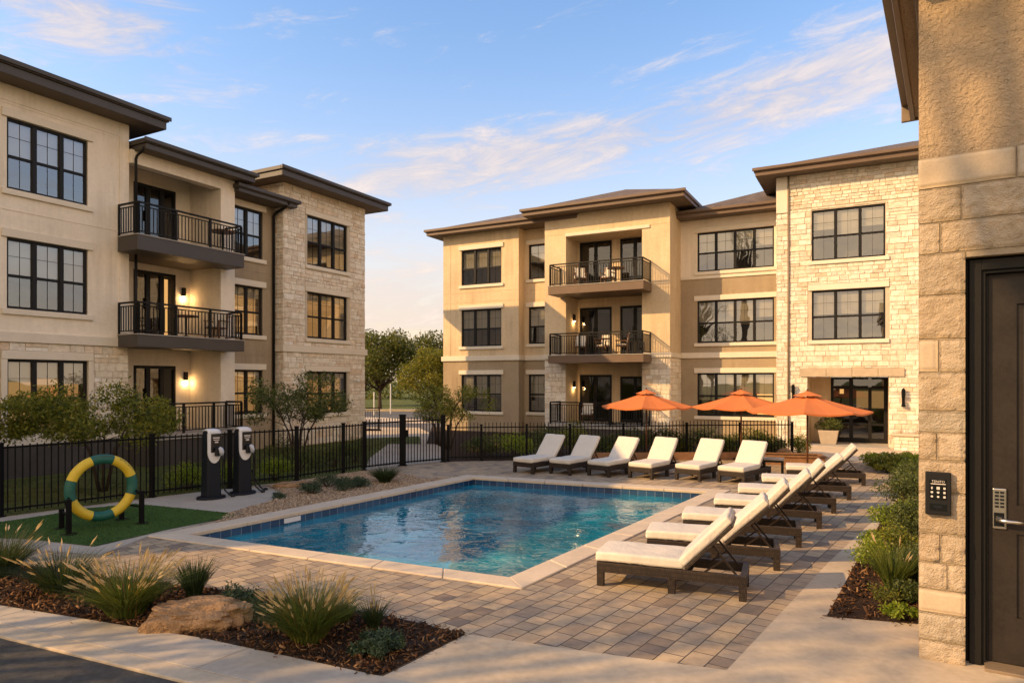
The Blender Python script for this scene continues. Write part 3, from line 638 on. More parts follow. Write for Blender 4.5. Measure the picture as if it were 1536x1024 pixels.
def glazed_door(par, x0, x1, z0, z1, y, n, lit=None, name='balcony_door'):
    mb = MB(); mb.box(x0,x0+.08,y-.03,y+.08,z0,z1); mb.box(x1-.08,x1,y-.03,y+.08,z0,z1); mb.box(x0+.08,x1-.08,y-.03,y+.08,z1-.10,z1); mb.box(x0+.08,x1-.08,y-.03,y+.08,z0,z0+.14)
    sw = (x1-x0)/n
    for i in range(1,n): mb.box(x0+sw*i-.075,x0+sw*i+.075,y-.02,y+.08,z0+.14,z1-.10)
    mb.box(x0+sw-.10,x0+sw-.04,y-.075,y-.02,z0+1.0,z0+1.35)
    f = part(name, mb, M['frame'], par, bevel=.006)
    mb = MB(); mb.quad((x0+.05,y+.03,z0+.05),(x1-.05,y+.03,z0+.05),(x1-.05,y+.03,z1-.05),(x0+.05,y+.03,z1-.05)); part('pane', mb, M['glassdoor'], f)
    mb = MB(); yr = y+2.4
    mb.quad((x0-.3,yr,z0),(x1+.3,yr,z0),(x1+.3,yr,z1),(x0-.3,yr,z1)); mb.quad((x0-.3,y+.09,z0),(x1+.3,y+.09,z0),(x1+.3,yr,z0),(x0-.3,yr,z0)); mb.quad((x0-.3,y+.09,z0),(x0-.3,yr,z0),(x0-.3,yr,z1),(x0-.3,y+.09,z1)); mb.quad((x1+.3,y+.09,z0),(x1+.3,y+.09,z1),(x1+.3,yr,z1),(x1+.3,yr,z0)); mb.quad((x0-.3,y+.09,z1),(x0-.3,yr,z1),(x1+.3,yr,z1),(x1+.3,y+.09,z1))
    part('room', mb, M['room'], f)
    if lit is not None:
        mb = MB(); a, b = x0+sw*lit+.1, x0+sw*(lit+1)-.1; k = 6
        for j in range(k): u = a+(b-a)*j/k; mb.quad((u,y+.25+.03*(j%2),z0+.2),(u+(b-a)/k,y+.25+.03*((j+1)%2),z0+.2),(u+(b-a)/k,y+.25+.03*((j+1)%2),z1-.15),(u,y+.25+.03*(j%2),z1-.15))
        part('glow_curtain', mb, M['amber'], f)
    return f
def railing(par, pts, z0, z1, mat='rail', posts=True, gap=.115):
    mb = MB()
    for i in range(len(pts)-1):
        a, b = Vector((*pts[i],0)), Vector((*pts[i+1],0)); L_ = (b-a).length; t_ = (b-a).normalized()
        mb.bar(a+Vector((0,0,z1-.025)), b+Vector((0,0,z1-.025)), .055, .05); mb.bar(a+Vector((0,0,z1-.13)), b+Vector((0,0,z1-.13)), .03, .03); mb.bar(a+Vector((0,0,z0+.09)), b+Vector((0,0,z0+.09)), .03, .03)
        k = max(1, round(L_/gap))
        for j in range(1,k): c = a.lerp(b,j/k); mb.box(c.x-.011,c.x+.011,c.y-.011,c.y+.011,z0+.10,z1-.12)
        m_ = max(1, round(L_/1.25))
        for j in range(m_+1): c = a.lerp(b,j/m_); mb.box(c.x-.03,c.x+.03,c.y-.03,c.y+.03,z0,z1-.045)
    return part('railing', mb, M[mat], par)
def balcony(par, x0, x1, y0, y1, zt, zb, zr, mat, yback=0):
    mb = MB(); mb.box(x0,x1,y0,y1,zb,zt-.03); s_ = part('balcony', mb, M[mat], par, bevel=.012)
    mb = MB(); mb.box(x0-.02,x1+.02,y0-.02,y1,zt-.028,zt); part('balcony_floor', mb, M['slabtop'], s_, bevel=.004)
    railing(s_, [(x0+.07,yback),(x0+.07,y0+.07),(x1-.07,y0+.07),(x1-.07,yback)], zt, zr)
    return s_
def hip_roof(par, x0, x1, y0, y1, ze, ov, pitch=.33, fh=.26, gut=True, fmat='brown', ovr=None):
    """hip roof with soffit, stepped fascia and gutter; ze = soffit height"""
    ol, orr, of, ob = ovr or (ov,ov,ov,ov)
    a,b,c,d = x0-ol, x1+orr, y0-of, y1+ob; e = ze+fh
    mb = MB(); hw = min(b-a, d-c)/2; h = hw*pitch
    if b-a >= d-c: r0, r1 = (a+hw,(c+d)/2,e+h), (b-hw,(c+d)/2,e+h)
    else: r0, r1 = ((a+b)/2,c+hw,e+h), ((a+b)/2,d-hw,e+h)
    A,B,C,D = (a,c,e),(b,c,e),(b,d,e),(a,d,e)
    if b-a >= d-c: mb.quad(A,B,r1,r0); mb.quad(B,C,r1); mb.quad(C,D,r0,r1); mb.quad(D,A,r0)
    else: mb.quad(A,B,r0); mb.quad(B,C,r1,r0); mb.quad(C,D,r1); mb.quad(D,A,r0,r1)
    rf = part('roof', mb, M['shingle'], par)
    mb = MB(); t_ = .03
    mb.box(a+.02,b-.02,c+.02,d-.02,ze,ze+.03); part('soffit', mb, M['soffit'], rf)
    mb = MB()
    for k,(s0,s1,pr) in enumerate(((ze-.02,e-.13,.0),(e-.128,e+.012,.055))):
        mb.box(a-pr,b+pr,c-pr,c+.03,s0,s1); mb.box(a-pr,b+pr,d-.03,d+pr,s0,s1); mb.box(a-pr,a+.03,c+.032,d-.032,s0,s1); mb.box(b-.03,b+pr,c+.032,d-.032,s0,s1)
    part('fascia', mb, M[fmat], rf, bevel=.012)
    if gut:
        mb = MB(); mb.box(a-.10,b+.10,c-.11,c-.057,e-.10,e+.02); part('gutter', mb, M[fmat], rf, bevel=.015)
    return rf
def band(par, x0, x1, y, z0, z1, pr=.06, name='belt_course', mat='trim', d=.05):
    mb = MB(); mb.box(x0,x1,y-pr,y+d,z0,z1); return part(name, mb, M[mat], par, bevel=.012)
def joints(mb, x0, x1, y, zs, ops=()):
    for z_ in zs: mb.box(x0,x1,y-.002,y+.004,z_-.008,z_+.008)
def lamp(loc, rz, label, tall=.30, power=5, group='wall lamps by the balcony doors'):
    t_ = thing('wall_lamp', label, 'wall lamp', loc, rz, group)
    mb = MB(); mb.box(-.055,.055,-.11,-.012,-tall/2,tall/2); mb.box(-.04,.04,-.014,.0,-tall*.3,tall*.3); part('lamp_housing', mb, M['frame'], t_, bevel=.006)
    mb = MB(); mb.box(-.045,.045,-.10,-.02,-tall/2-.02,-tall/2-.002); part('lens', mb, M['bulb'], t_)
    ld = bpy.data.lights.new('lamp_light', 'POINT'); ld.energy = power; ld.color = (1,.6,.25); ld.shadow_soft_size = .03
    lo = bpy.data.objects.new('lamp_light', ld); COL.objects.link(lo); lo.parent = t_; lo.location = (0,-.10,-tall/2-.09)
    return t_

# ------------------------------------------------------------------ left apartment building
bl = thing('apartment_building', 'cream and limestone apartment block in shade with dark balconies, on the left', 'building', FL.W(0), FL.rz)
X0 = -13.5
w1 = [(0,2.04,7.43,9.27),(0,2.04,4.36,6.19),(0,2.04,1.1,3.06)]
mb = MB(); wall(mb, X0, 3.21, 3.5, 10.15, 0, w1[:2]); side(mb, 3.21, 0, 3, 0, 10.15, 1); side(mb, X0, 0, 11, 0, 10.15, -1); mb.quad((X0,11,0),(3.21,11,0),(3.21,11,10.15),(X0,11,10.15))
for z_ in (9.62,6.9): mb.box(X0,3.21,-.012,.002,z_-.012,z_+.012)
part('stucco_wall', mb, M['cream'], bl)
mb = MB(); mb.box(2.95,3.23,-.03,.05,3.9,10.1); mb.box(X0,2.95,-.02,.03,9.68,10.1); part('corner_board', mb, M['cream'], bl, bevel=.01)
mb = MB(); wall(mb, X0, 3.21, .82, 3.5, 0, [w1[2]]); part('mortar_backing', mb, M['mortar'], bl)
mb = MB(); veneer(mb, (0,0,0), (1,0,0), (0,-1,0), -6, 3.21, 1.0, 3.5, [(-.16,2.2,.9,3.28)], 11); part('stone_veneer', mb, M['stone'], bl)
band(bl, X0, 3.235, 0, 3.5, 3.76, .08); band(bl, X0, 3.22, 0, .82, 1.0, .07, 'water_table')
mb = MB(); mb.box(X0,3.22,-.05,.3,-.2,.82); part('plinth', mb, M['plinth'], bl)
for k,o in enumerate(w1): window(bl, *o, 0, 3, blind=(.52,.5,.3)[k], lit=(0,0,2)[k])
for a, b in ((-.14,-.002),(2.042,2.18)): mb = MB(); mb.box(a,b,-.05,.03,1.1,3.06); part('window_trim', mb, M['trim'], bl, bevel=.01)
hip_roof(bl, X0, 3.21, 0, 11, 10.1, .75, .3, fh=.34, ovr=(.7,.75,.72,.7), fmat='bronze')
# recessed balcony bay
mb = MB(); YB = 1.42
drs = [(4.30,5.78,.9,3.0),(4.30,5.78,3.86,6.1),(4.30,5.78,6.73,8.92)]
wall(mb, 3.21, 6.35, -.2, 9.4, YB, drs, rev=.05)
mb.quad((6.35,-.15,.0),(6.35,YB,.0),(6.35,YB,9.4),(6.35,-.15,9.4)); mb.quad((6.35,-.15,.0),(6.92,-.15,.0),(6.92,-.15,9.4),(6.35,-.15,9.4)); mb.quad((6.92,-.15,.0),(6.92,3,.0),(6.92,3,9.4),(6.92,-.15,9.4))
mb.box(3.22,6.348,-.148,.2,8.98,9.38)
part('stucco_wall', mb, M['cream'], bl)
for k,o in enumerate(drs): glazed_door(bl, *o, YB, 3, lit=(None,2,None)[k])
for zt,zb,zr in ((6.73,6.27,7.68),(3.86,3.48,4.80)): 
    s_ = balcony(bl, 2.86, 6.60, -1.0, -.06, zt, zb, zr, 'bronze'); 
    mb = MB(); mb.box(3.22,6.34,-.058,YB-.002,zb+.05,zt-.03); part('balcony_deck', mb, M['soffit'], s_)
mb = MB(); mb.box(3.24,6.60,-1.0,YB-.002,-.2,.74); pt = part('patio', mb, M['plinth'], bl)
mb = MB(); mb.box(3.24,6.64,-1.04,YB-.002,.742,.9); part('patio_floor', mb, M['slabtop'], pt, bevel=.01)
railing(pt, [(3.3,-.94),(6.53,-.94),(6.53,-.2)], .9, 1.83)
hip_roof(bl, 3.3, 7.0, -.15, 6, 9.36, .5, .3, fh=.28, ovr=(-.02,.32,.55,0), fmat='bronze')
mb = MB(); mb.tube([(3.33,-.60,9.40),(3.33,-.5,9.30),(3.33,-.25,9.2),(3.33,-.2,9.1),(3.33,-.2,6.75)],.04); mb.tube([(3.33,-.2,6.26),(3.33,-.2,3.88)],.04); part('downspout', mb, M['frame'], bl, smooth=True)
# window bay between balconies and stone wing
w3 = [(7.28,8.68,6.98,8.75),(7.28,8.68,4.17,5.94),(7.28,8.68,1.3,2.9)]
mb = MB(); wall(mb, 6.9, 9.30, -.2, 9.1, .46, w3)
for z_ in (6.5,3.45): mb.box(6.92,9.25,.45,.462,z_-.012,z_+.012)
part('stucco_wall', mb, M['taupe'], bl)
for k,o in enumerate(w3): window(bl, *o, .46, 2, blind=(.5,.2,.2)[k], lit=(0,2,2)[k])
hip_roof(bl, 6.9, 9.28, .46, 6, 9.02, .3, .3, fh=.24, ovr=(0,.30,.85,0), fmat='bronze')
mb = MB(); mb.tube([(9.13,-.42,9.1),(9.13,-.2,8.95),(9.13,.30,8.8),(9.13,.38,8.7),(9.13,.38,0)],.05); part('downspout', mb, M['frame'], bl, smooth=True)
# limestone wing
w4 = [(10.47,12.76,7.05,9.0),(10.47,12.76,4.18,6.0),(10.47,12.76,1.2,2.87)]
mb = MB(); wall(mb, 9.25, 13.87, -.2, 9.97, 0, w4); side(mb, 9.25, 0, 2, -.2, 9.97, -1); side(mb, 13.87, 0, 4.6, -.2, 9.97, 1); part('mortar_backing', mb, M['mortar'], bl)
mb = MB(); ops = [(a-.14,b+.14,c-.16,d+.23) for a,b,c,d in w4]
veneer(mb, (0,0,0), (1,0,0), (0,-1,0), 9.25, 13.87, 3.86, 9.97, ops, 21); veneer(mb, (0,0,0), (1,0,0), (0,-1,0), 9.25, 13.87, .0, 3.6, ops, 22)
veneer(mb, (9.25,0,0), (0,1,0), (-1,0,0), -.02, 1.2, 0, 3.6, (), 23); veneer(mb, (9.25,0,0), (0,1,0), (-1,0,0), -.02, 1.2, 3.86, 9.97, (), 24)
part('stone_veneer', mb, M['stone'], bl)
mb = MB(); mb.box(9.16,13.96,-.085,.1,3.6,3.86); mb.box(9.16,9.3,.102,.46,3.6,3.86); part('belt_course', mb, M['trim'], bl, bevel=.012)
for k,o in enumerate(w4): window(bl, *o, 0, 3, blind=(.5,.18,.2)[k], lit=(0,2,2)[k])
hip_roof(bl, 9.25, 13.87, 0, 4.6, 9.97, .72, .24, fh=.32, fmat='bronze')
cm = thing('security_camera', 'small white security camera high on the limestone wing beside the ground floor window', 'camera', FL.W(13.16,.06,2.5), FL.rz)
mb = MB(); mb.tube([(0,0,0),(0,-.10,.02)],.03); part('mount', mb, M['white'], cm); mb = MB(); mb.tube([(-.02,-.08,.03),(.02,-.26,-.02)],[.05,.055],10); part('camera_body', mb, M['white'], cm, smooth=True)

# ------------------------------------------------------------------ right apartment building
br = thing('apartment_building', 'sunlit tan and limestone apartment block behind the pool with an entrance at its right end', 'building', FR.W(0), FR.rz)
xa, xb_, xc, xd = -12.66, -8.29, -6.61, -.74
y1_, y2_, y3_, y5_ = -1.2, -.6, -1.8, -1.6
wr1 = [(-11.56,-9.25,7.3,9.08),(-11.56,-9.25,4.22,6.07),(-11.56,-9.25,.98,2.81)]
mb = MB(); wall(mb, xa, xb_, 3.62, 9.95, y1_, wr1[:2]); side(mb, xa, y1_, 9, -.2, 9.95, -1); side(mb, xb_, y1_, 0, 3.62, 9.95, 1)
for z_ in (6.95,6.45,9.5): mb.box(xa,xb_,y1_-.01,y1_+.002,z_-.012,z_+.012)
mb.box(xa+.42,xa+.45,y1_-.01,y1_+.002,3.7,9.9)
part('stucco_wall', mb, M['tan'], br)
mb = MB(); wall(mb, xa, xb_, -.2, 3.62, y1_, [wr1[2]]); side(mb, xb_, y1_, 0, -.2, 3.62, 1); wall(mb, xb_, xc, -.2, 3.62, y2_, [(-8.05,-7.1,.98,2.81)]); part('lower_wall', mb, M['taupe'], br)
for k,o in enumerate(wr1): window(br, *o, y1_, 3, blind=(.55,.52,.62)[k])
wr2 = [(-8.05,-7.1,7.45,9.15),(-8.05,-7.1,4.30,6.10),(-8.05,-7.1,.98,2.81)]
mb = MB(); wall(mb, xb_, xc, 3.62, 9.95, y2_, wr2[:2])
for z_ in (6.95,6.45): mb.box(xb_,xc,y2_-.01,y2_+.002,z_-.012,z_+.012)
part('stucco_wall', mb, M['tan'], br)
for k,o in enumerate(wr2): window(br, *o, y2_, 1, blind=(.5,.55,.6)[k])
mb = MB(); mb.box(xa-.08,xb_+.08,y1_-.08,y1_+.04,3.50,3.74); mb.box(xb_,xb_+.08,y1_+.042,y2_-.082,3.50,3.74); mb.box(xb_,xc,y2_-.08,y2_+.04,3.50,3.74); part('belt_course', mb, M['trim'], br, bevel=.012)
hip_roof(br, xa, xc+1, y1_, 9, 9.9, .62, .34, fh=.26)
# balcony tower
ox0, ox1 = -5.54, -1.96; YB = -.4
dsl = [(-5.42,-3.84,6.70,9.02),(-5.42,-3.84,3.64,5.93),(-5.42,-3.84,.6,2.78)]; dfr = [(-3.42,-2.02,6.70,9.02),(-3.42,-2.02,3.64,5.93),(-3.42,-2.02,.6,2.70)]
mb = MB(); z3 = 10.15
wall(mb, xc, ox0, 3.6, z3, y3_); wall(mb, ox1, xd, 3.6, z3, y3_); wall(mb, ox0, ox1, 9.06, z3, y3_)
wall(mb, ox0, ox1, -.2, 9.06, YB, dsl+dfr, rev=.05); side(mb, ox0, y3_, YB, -.2, 9.06, 1); side(mb, ox1, y3_, YB, -.2, 9.06, -1); mb.quad((ox0,y3_,9.06),(ox1,y3_,9.06),(ox1,YB,9.06),(ox0,YB,9.06)) 
side(mb, xd, y3_, 1, 3.6, z3, 1); side(mb, xc, y3_, 0, 3.6, z3, -1)
for z_ in (9.22,6.5,): 
    mb.box(xc,ox0,y3_-.01,y3_+.002,z_-.012,z_+.012); mb.box(ox1,xd,y3_-.01,y3_+.002,z_-.012,z_+.012)
mb.box(xd-.002,xd+.01,y3_,0,6.49,6.514)
part('stucco_wall', mb, M['tan'], br)
mb = MB(); mb.box(ox0-.02,ox1+.35,y3_-.05,y3_+.03,9.08,9.22); part('lintel', mb, M['trim'], br, bevel=.01)
mb = MB(); wall(mb, xc, ox0, -.2, 3.6, y3_); side(mb, xc, y3_, 0, -.2, 3.6, -1); part('mortar_backing', mb, M['mortar'], br); mb = MB(); wall(mb, ox1, xd, -.2, 3.6, y3_); side(mb, xd, y3_, 1, -.2, 3.6, 1); part('mortar_backing', mb, M['mortar'], br)
mb = MB(); veneer(mb, (0,y3_,0), (1,0,0), (0,-1,0), xc, ox0-.01, 0, 3.5, (), 31, (.16,.30)); part('stone_veneer', mb, M['stone'], br); mb = MB(); veneer(mb, (0,y3_,0), (1,0,0), (0,-1,0), ox1+.01, xd, 0, 3.5, (), 32, (.16,.30)); veneer(mb, (xd,0,0), (0,1,0), (1,0,0), y3_-.02, 0, 0, 3.5, (), 33, (.16,.30)); part('stone_veneer', mb, M['stone'], br)
mb = MB(); mb.box(xc-.06,ox0,y3_-.08,y3_+.04,3.50,3.70); mb.box(ox1,xd+.08,y3_-.08,y3_+.04,3.50,3.70); mb.box(xd-.04,xd+.08,y3_+.042,-.002,3.50,3.70); part('belt_course', mb, M['trim'], br, bevel=.012)
for k in range(3): glazed_door(br, *dsl[k], YB, 2, name='sliding_door'); glazed_door(br, *dfr[k], YB, 2)
for zt,zb,zr in ((6.69,6.31,7.66),(3.63,3.28,4.60)):
    s_ = balcony(br, -5.88, -1.52, -3.0, y3_-.055, zt, zb, zr, 'brown', yback=y3_)
    mb = MB(); mb.box(ox0+.01,ox1-.01,y3_-.053,YB-.002,zb+.05,zt-.03); part('balcony_deck', mb, M['soffit'], s_)
mb = MB(); mb.box(-5.88,-1.52,-3.0,y3_-.002,-.2,.44); mb.box(ox0+.01,ox1-.01,y3_,YB-.002,-.2,.44); pt = part('patio', mb, M['plinth'], br)
mb = MB(); mb.box(-5.9,-1.5,-3.03,y3_-.055,.442,.6); mb.box(ox0+.01,ox1-.01,y3_-.053,YB-.002,.442,.6); part('patio_floor', mb, M['slabtop'], pt, bevel=.01)
railing(pt, [(-5.8,y3_-.06),(-5.8,-2.93),(-1.6,-2.93),(-1.6,y3_-.06)], .6, 1.58)
hip_roof(br, xc, xd, y3_, 7, 10.08, .78, .37, fh=.27)
# four-light window bay
xe = 3.5
wr4 = [(0,3.19,7.3,9.02),(0,3.19,4.16,6.02),(0,3.19,.96,2.84)]
mb = MB(); wall(mb, xd, xe, 7.02, 9.7, 0, [wr4[0]]); part('upper_wall', mb, M['cream'], br)
mb = MB(); wall(mb, xd, xe, -.2, 7.02, 0, wr4[1:]); mb.box(xd+.01,xe,-.01,.002,5.6,5.62) if False else None; part('stucco_wall', mb, M['taupe'], br)
band(br, xd+.002, xe, 0, 3.50, 3.74, .08); band(br, xd+.002, xe, 0, 6.98, 7.10, .05)
for k,o in enumerate(wr4): window(br, *o, 0, 4, blind=(.55,.55,.6)[k], lit=(k==2))
hip_roof(br, xd, xe, 0, 9, 9.6, .5, .41, fh=.26, ovr=(-.02,6,.78,.5))
# limestone entrance block
XE = 13.2; z5 = 10.55
wr5 = [(4.77,7.28,7.14,9.1),(4.77,7.28,4.07,5.99)]; ent = (4.62,7.39,0,2.66)
mb = MB(); wall(mb, xe, XE, -.2, z5, y5_, wr5+[(4.62,7.39,-.2,2.66)]); side(mb, xe, y5_, 2, -.2, z5, -1); side(mb, XE, y5_, 9, -.2, z5, 1); part('mortar_backing', mb, M['mortar'], br)
mb = MB(); ops = [(a-.02,b+.02,c-.16,d+.03) for a,b,c,d in wr5[:1]]+[(a-.14,b+.14,c-.16,d+.23) for a,b,c,d in wr5[1:]]+[(4.62,7.39,-.2,2.66),(4.35,7.9,2.66,2.98)]
veneer(mb, (0,y5_,0), (1,0,0), (0,-1,0), xe+.45, XE, 0, 9.18, ops, 41, (.13,.24)); veneer(mb, (0,y5_,0), (1,0,0), (0,-1,0), xe+.45, XE, 9.22, z5, (), 42, (.11,.19)); veneer(mb, (0,y5_,0), (1,0,0), (0,-1,0), xe, xe+.42, 0, 9.1, (), 43, (.13,.24)); veneer(mb, (xe,0,0), (0,1,0), (-1,0,0), y5_-.02, 0, 0, z5, (), 44, (.13,.24))
part('stone_veneer', mb, M['stone'], br)
mb = MB(); mb.box(xe-.02,xe+.42,y5_-.06,y5_+.02,9.12,z5-.01); part('corner_board', mb, M['trim'], br, bevel=.01)
mb = MB(); mb.tube([(xe+.43,y5_-.05,z5),(xe+.43,y5_-.05,.1)],.04); part('downspout', mb, M['gutter'], br, smooth=True)
for k,o in enumerate(wr5): window(br, *o, y5_, 3, blind=(.5,.48)[k], head=(k==1))
mb = MB()
for a,b in ((4.35,5.28),(5.29,6.17),(6.18,7.04),(7.05,7.9)): mb.box(a,b,y5_-.07,y5_+.05,2.662,2.97)
part('lintel', mb, M['cut'], br, bevel=.012)
yd = y5_+1.75
mb = MB(); mb.quad((4.62,y5_,0),(4.62,yd+.2,0),(4.62,yd+.2,2.66),(4.62,y5_,2.66)); mb.quad((7.39,y5_,0),(7.39,y5_,2.66),(7.39,yd+.2,2.66),(7.39,yd+.2,0)); mb.quad((4.62,y5_,2.655),(4.62,yd+.2,2.655),(7.39,yd+.2,2.655),(7.39,y5_,2.655)); mb.box(4.62,5.35,yd,yd+.1,0,2.65); part('entry_wall', mb, M['tan'], br)
mb = MB(); mb.box(4.6,7.41,y5_-.3,yd+2.6,-.1,.03); part('entry_floor', mb, M['slabtop'], br)
mb = MB(); e0,e1 = 5.35,7.385
for a,b in ((e0,e0+.1),(6.02,6.16),(e1-.14,e1)): mb.box(a,b,yd-.02,yd+.1,.03,2.64)
mb.box(6.70,6.82,yd-.02,yd+.1,.03,2.25)
for a,b in ((e0+.1,6.02),(6.16,6.70),(6.82,e1-.14)):
    mb.box(a,b,yd-.02,yd+.1,.03,.22); mb.box(a,b,yd-.01,yd+.1,.72,.80); mb.box(a,b,yd-.02,yd+.1,2.18,2.30); mb.box(a,b,yd-.02,yd+.1,2.56,2.64)
mb.box(6.68,6.71,yd-.09,yd-.02,.95,1.35); mb.box(6.81,6.84,yd-.09,yd-.02,.95,1.35)
ed = part('entrance_door', mb, M['frame'], br, bevel=.006)
mb = MB(); mb.quad((e0,yd+.05,.05),(e1,yd+.05,.05),(e1,yd+.05,2.62),(e0,yd+.05,2.62)); part('pane', mb, M['glassdoor'], ed)
mb = MB(); yr = yd+3.5
mb.quad((4.6,yr,0),(7.5,yr,0),(7.5,yr,2.65),(4.6,yr,2.65)); mb.quad((4.6,yd+.1,0),(4.6,yr,0),(4.6,yr,2.65),(4.6,yd+.1,2.65)); mb.quad((7.5,yd+.1,0),(7.5,yd+.1,2.65),(7.5,yr,2.65),(7.5,yr,0)); mb.quad((4.6,yd+.1,2.645),(4.6,yr,2.645),(7.5,yr,2.645),(7.5,yd+.1,2.645)); part('lobby', mb, M['room'], ed)
mb = MB(); mb.box(6.2,7.3,yr-.06,yr-.02,1.3,2.05); part('reflection_panel', mb, M['amber_reflect'], ed); mb = MB(); mb.box(5.6,5.75,yd+1.8,yd+1.95,1.95,2.15); part('lobby_light', mb, M['amber'], ed)  # the glowing panel imitates amber reflections in the door glass
hip_roof(br, xe, XE, y5_, 10, z5, .72, .34, fh=.27)

# ------------------------------------------------------------------ near clubhouse with stone pier and door
bn_ = thing('clubhouse', 'near stone and stucco clubhouse wall with a dark panelled door at the right edge', 'building', FN.W(0), FN.rz)
NX, ND, NZ = 6.5, 3.6, 6.25
dx0, dx1, dz1 = .352, 1.75, 3.585
mb = MB(); wall(mb, 0, NX, 4.5, NZ, 0); side(mb, 0, 0, ND, 0, NZ, -1); side(mb, NX, 0, ND, 0, NZ, 1); mb.quad((0,ND,0),(0,ND,NZ),(NX,ND,NZ),(NX,ND,0)); part('stucco_wall', mb, M['dash'], bn_)
mb = MB(); wall(mb, 0, NX, 0, 4.5, -.004, [(dx0-.006,dx1,-.01,dz1)], rev=.3); part('mortar_backing', mb, M['oldmortar'], bn_)
def zN(v): return FN.z(1378, v)
def blk(mb, x0, x1, z0, z1, seed, rough, pr=.035, wrapl=False, wrapr=None):
    """one split-faced block: gridded front, rounded arrises, noise relief"""
    g = .006; x0 += 0 if wrapl else g; x1 -= 0 if wrapr else g; z0 += g; z1 -= g
    nx, nz = max(6,int((x1-x0)/.022)), max(5,int((z1-z0)/.022)); vs = []; off = Vector((seed*3.7,seed*1.3,0))
    for j in range(nz+1):
        for i in range(nx+1):
            a, b = i/nx, j/nz; x, z = x0+(x1-x0)*a, z0+(z1-z0)*b
            e = min((x-x0), (x1-x), (z-z0), (z1-z)); rd = min(1, e/.017); rd = 1-(1-rd)**2.2
            q = Vector((x*11,0,z*11))+off
            d = pr*(.35+.65*rd)+rough*rd*(mnoise.noise(q)*.012+mnoise.noise(q*2.6)*.011+mnoise.noise(q*6)*.011)
            wob = .004*mnoise.noise(Vector((x*9,3,z*9))+off)
            vs.append((x-(.028*rd*(1-a)**6 if wrapl else 0)+wob*(0 if wrapl or wrapr else 1), -d, z+wob))
    w = nx+1; fs = [(j*w+i, j*w+i+1, (j+1)*w+i+1, (j+1)*w+i) for j in range(nz) for i in range(nx)]
    def skirt(idx, flip, y=.014, dx=0):
        base = len(vs)
        for k in idx: vs.append((vs[k][0]+dx, y, vs[k][2]))
        for k in range(len(idx)-1):
            f = (idx[k], idx[k+1], base+k+1, base+k); fs.append(f if flip else f[::-1])
    skirt([j*w for j in range(nz+1)], False, .30 if wrapl else .014); skirt([j*w+nx for j in range(nz+1)], True, .26 if wrapr else .014)
    skirt(list(range(w)), True); skirt([nz*w+i for i in range(w)], False)
    mb.add(vs, fs)
rows = [(240,286,[1525],0),(286,337,[1442],1),(337,383,[1410],1),(383,444,[],1),(444,509,[],1),(509,558,[1408],.9),(558,615,[],1.1),(615,647,[],.8),(647,688,[1405],.9),
        (688,735,[],.5),(735,796,[],.9),(796,839,[1410],1.2),(839,879,[1421],1.1),(879,914,[],.15),(914,955,[],1.2),(955,999,[],1.1)]
mb = MB(); mc = MB(); sd_i = 1
for v0,v1,js,ro in rows:
    z1_, z0_ = zN(v0), max(zN(v1), -.01); above = v1 <= 384
    edges = [0.0] + [FN.lx(u,.03) for u in js]
    if above:
        x = edges[-1]; r = random.Random(int(v0))
        while x < NX-.5: x += r.uniform(.55,1.2); edges.append(x)
        edges[-1] = NX
    else: edges.append(dx0)
    for k in range(len(edges)-1):
        sd_i += 1; smooth_ = ro < .3 or (v0 == 509 and k == 0); tgt = MB() if smooth_ else mb
        blk(tgt, edges[k], edges[k+1], z0_, z1_, sd_i, (.12 if smooth_ else ro), .04 if v0 == 240 else .034, wrapl=(k==0), wrapr=(not above and k==len(edges)-2))
        if smooth_: part('smooth_block', tgt, M['cut'], bn_, smooth=True)
    if not above and v0 > 383:
        pass
z_ = zN(999)
for k in range(12):                 # stone to the right of the door, beyond the frame edge
    ed_ = [dx1+.01]; r = random.Random(400+k)
    while ed_[-1] < NX-.6: ed_.append(ed_[-1]+r.uniform(.4,1.0))
    ed_[-1] = NX
    for q in range(len(ed_)-1): blk(mb, ed_[q], ed_[q+1], .0+k*.297, .297*(k+1), 90+k*9+q, 1)
part('rough_blocks', mb, M['block'], bn_, smooth=True)
# door: casing, stop, leaf with recessed panels, lever lock
c0, c1 = dx0+.055, dx0+.055; mb = MB(); cy = .10
mb.box(dx0+.03,dx0+.12,cy-.03,cy+.12,0,dz1-.02); mb.box(dx0+.12,dx1,cy-.03,cy+.12,dz1-.115,dz1-.02); mb.box(dx0+.122,dx0+.15,cy-.005,cy+.12,0,dz1-.117); mb.box(dx0+.15,dx1,cy-.005,cy+.12,dz1-.145,dz1-.117); mb.box(dx0+.152,dx0+.172,cy+.045,cy+.12,0,dz1-.147); mb.box(dx0,dx0+.028,cy+.03,cy+.12,0,dz1-.004)
part('door_casing', mb, M['casing'], bn_, bevel=.004)
DX0, DX1, DZ1, dy = dx0+.174, 1.62, dz1-.15, cy+.06
px0, px1 = FN.lx(1525,-.16), 1.42
mb = MB(); pz = [(.44,1.17),(1.42,3.17)]
wall(mb, DX0, DX1, .035, DZ1, dy, [(px0,px1,a,b) for a,b in pz], rev=.022)
for a,b in pz:
    i = .045; mb.quad((px0,dy+.022,a),(px1,dy+.022,a),(px1,dy+.022,b),(px0,dy+.022,b))
    mb.add([(px0+i,dy+.021,a+i),(px1-i,dy+.021,a+i),(px1-i,dy+.021,b-i),(px0+i,dy+.021,b-i),(px0+i*1.8,dy+.006,a+i*1.8),(px1-i*1.8,dy+.006,a+i*1.8),(px1-i*1.8,dy+.006,b-i*1.8),(px0+i*1.8,dy+.006,b-i*1.8)],[(4,5,6,7),(0,1,5,4),(1,2,6,5),(2,3,7,6),(3,0,4,7)])
dr = part('door', mb, M['door'], bn_)
hx, hz = FN.lx(1499,-.16), FN.z(1499,790-28,-.16)
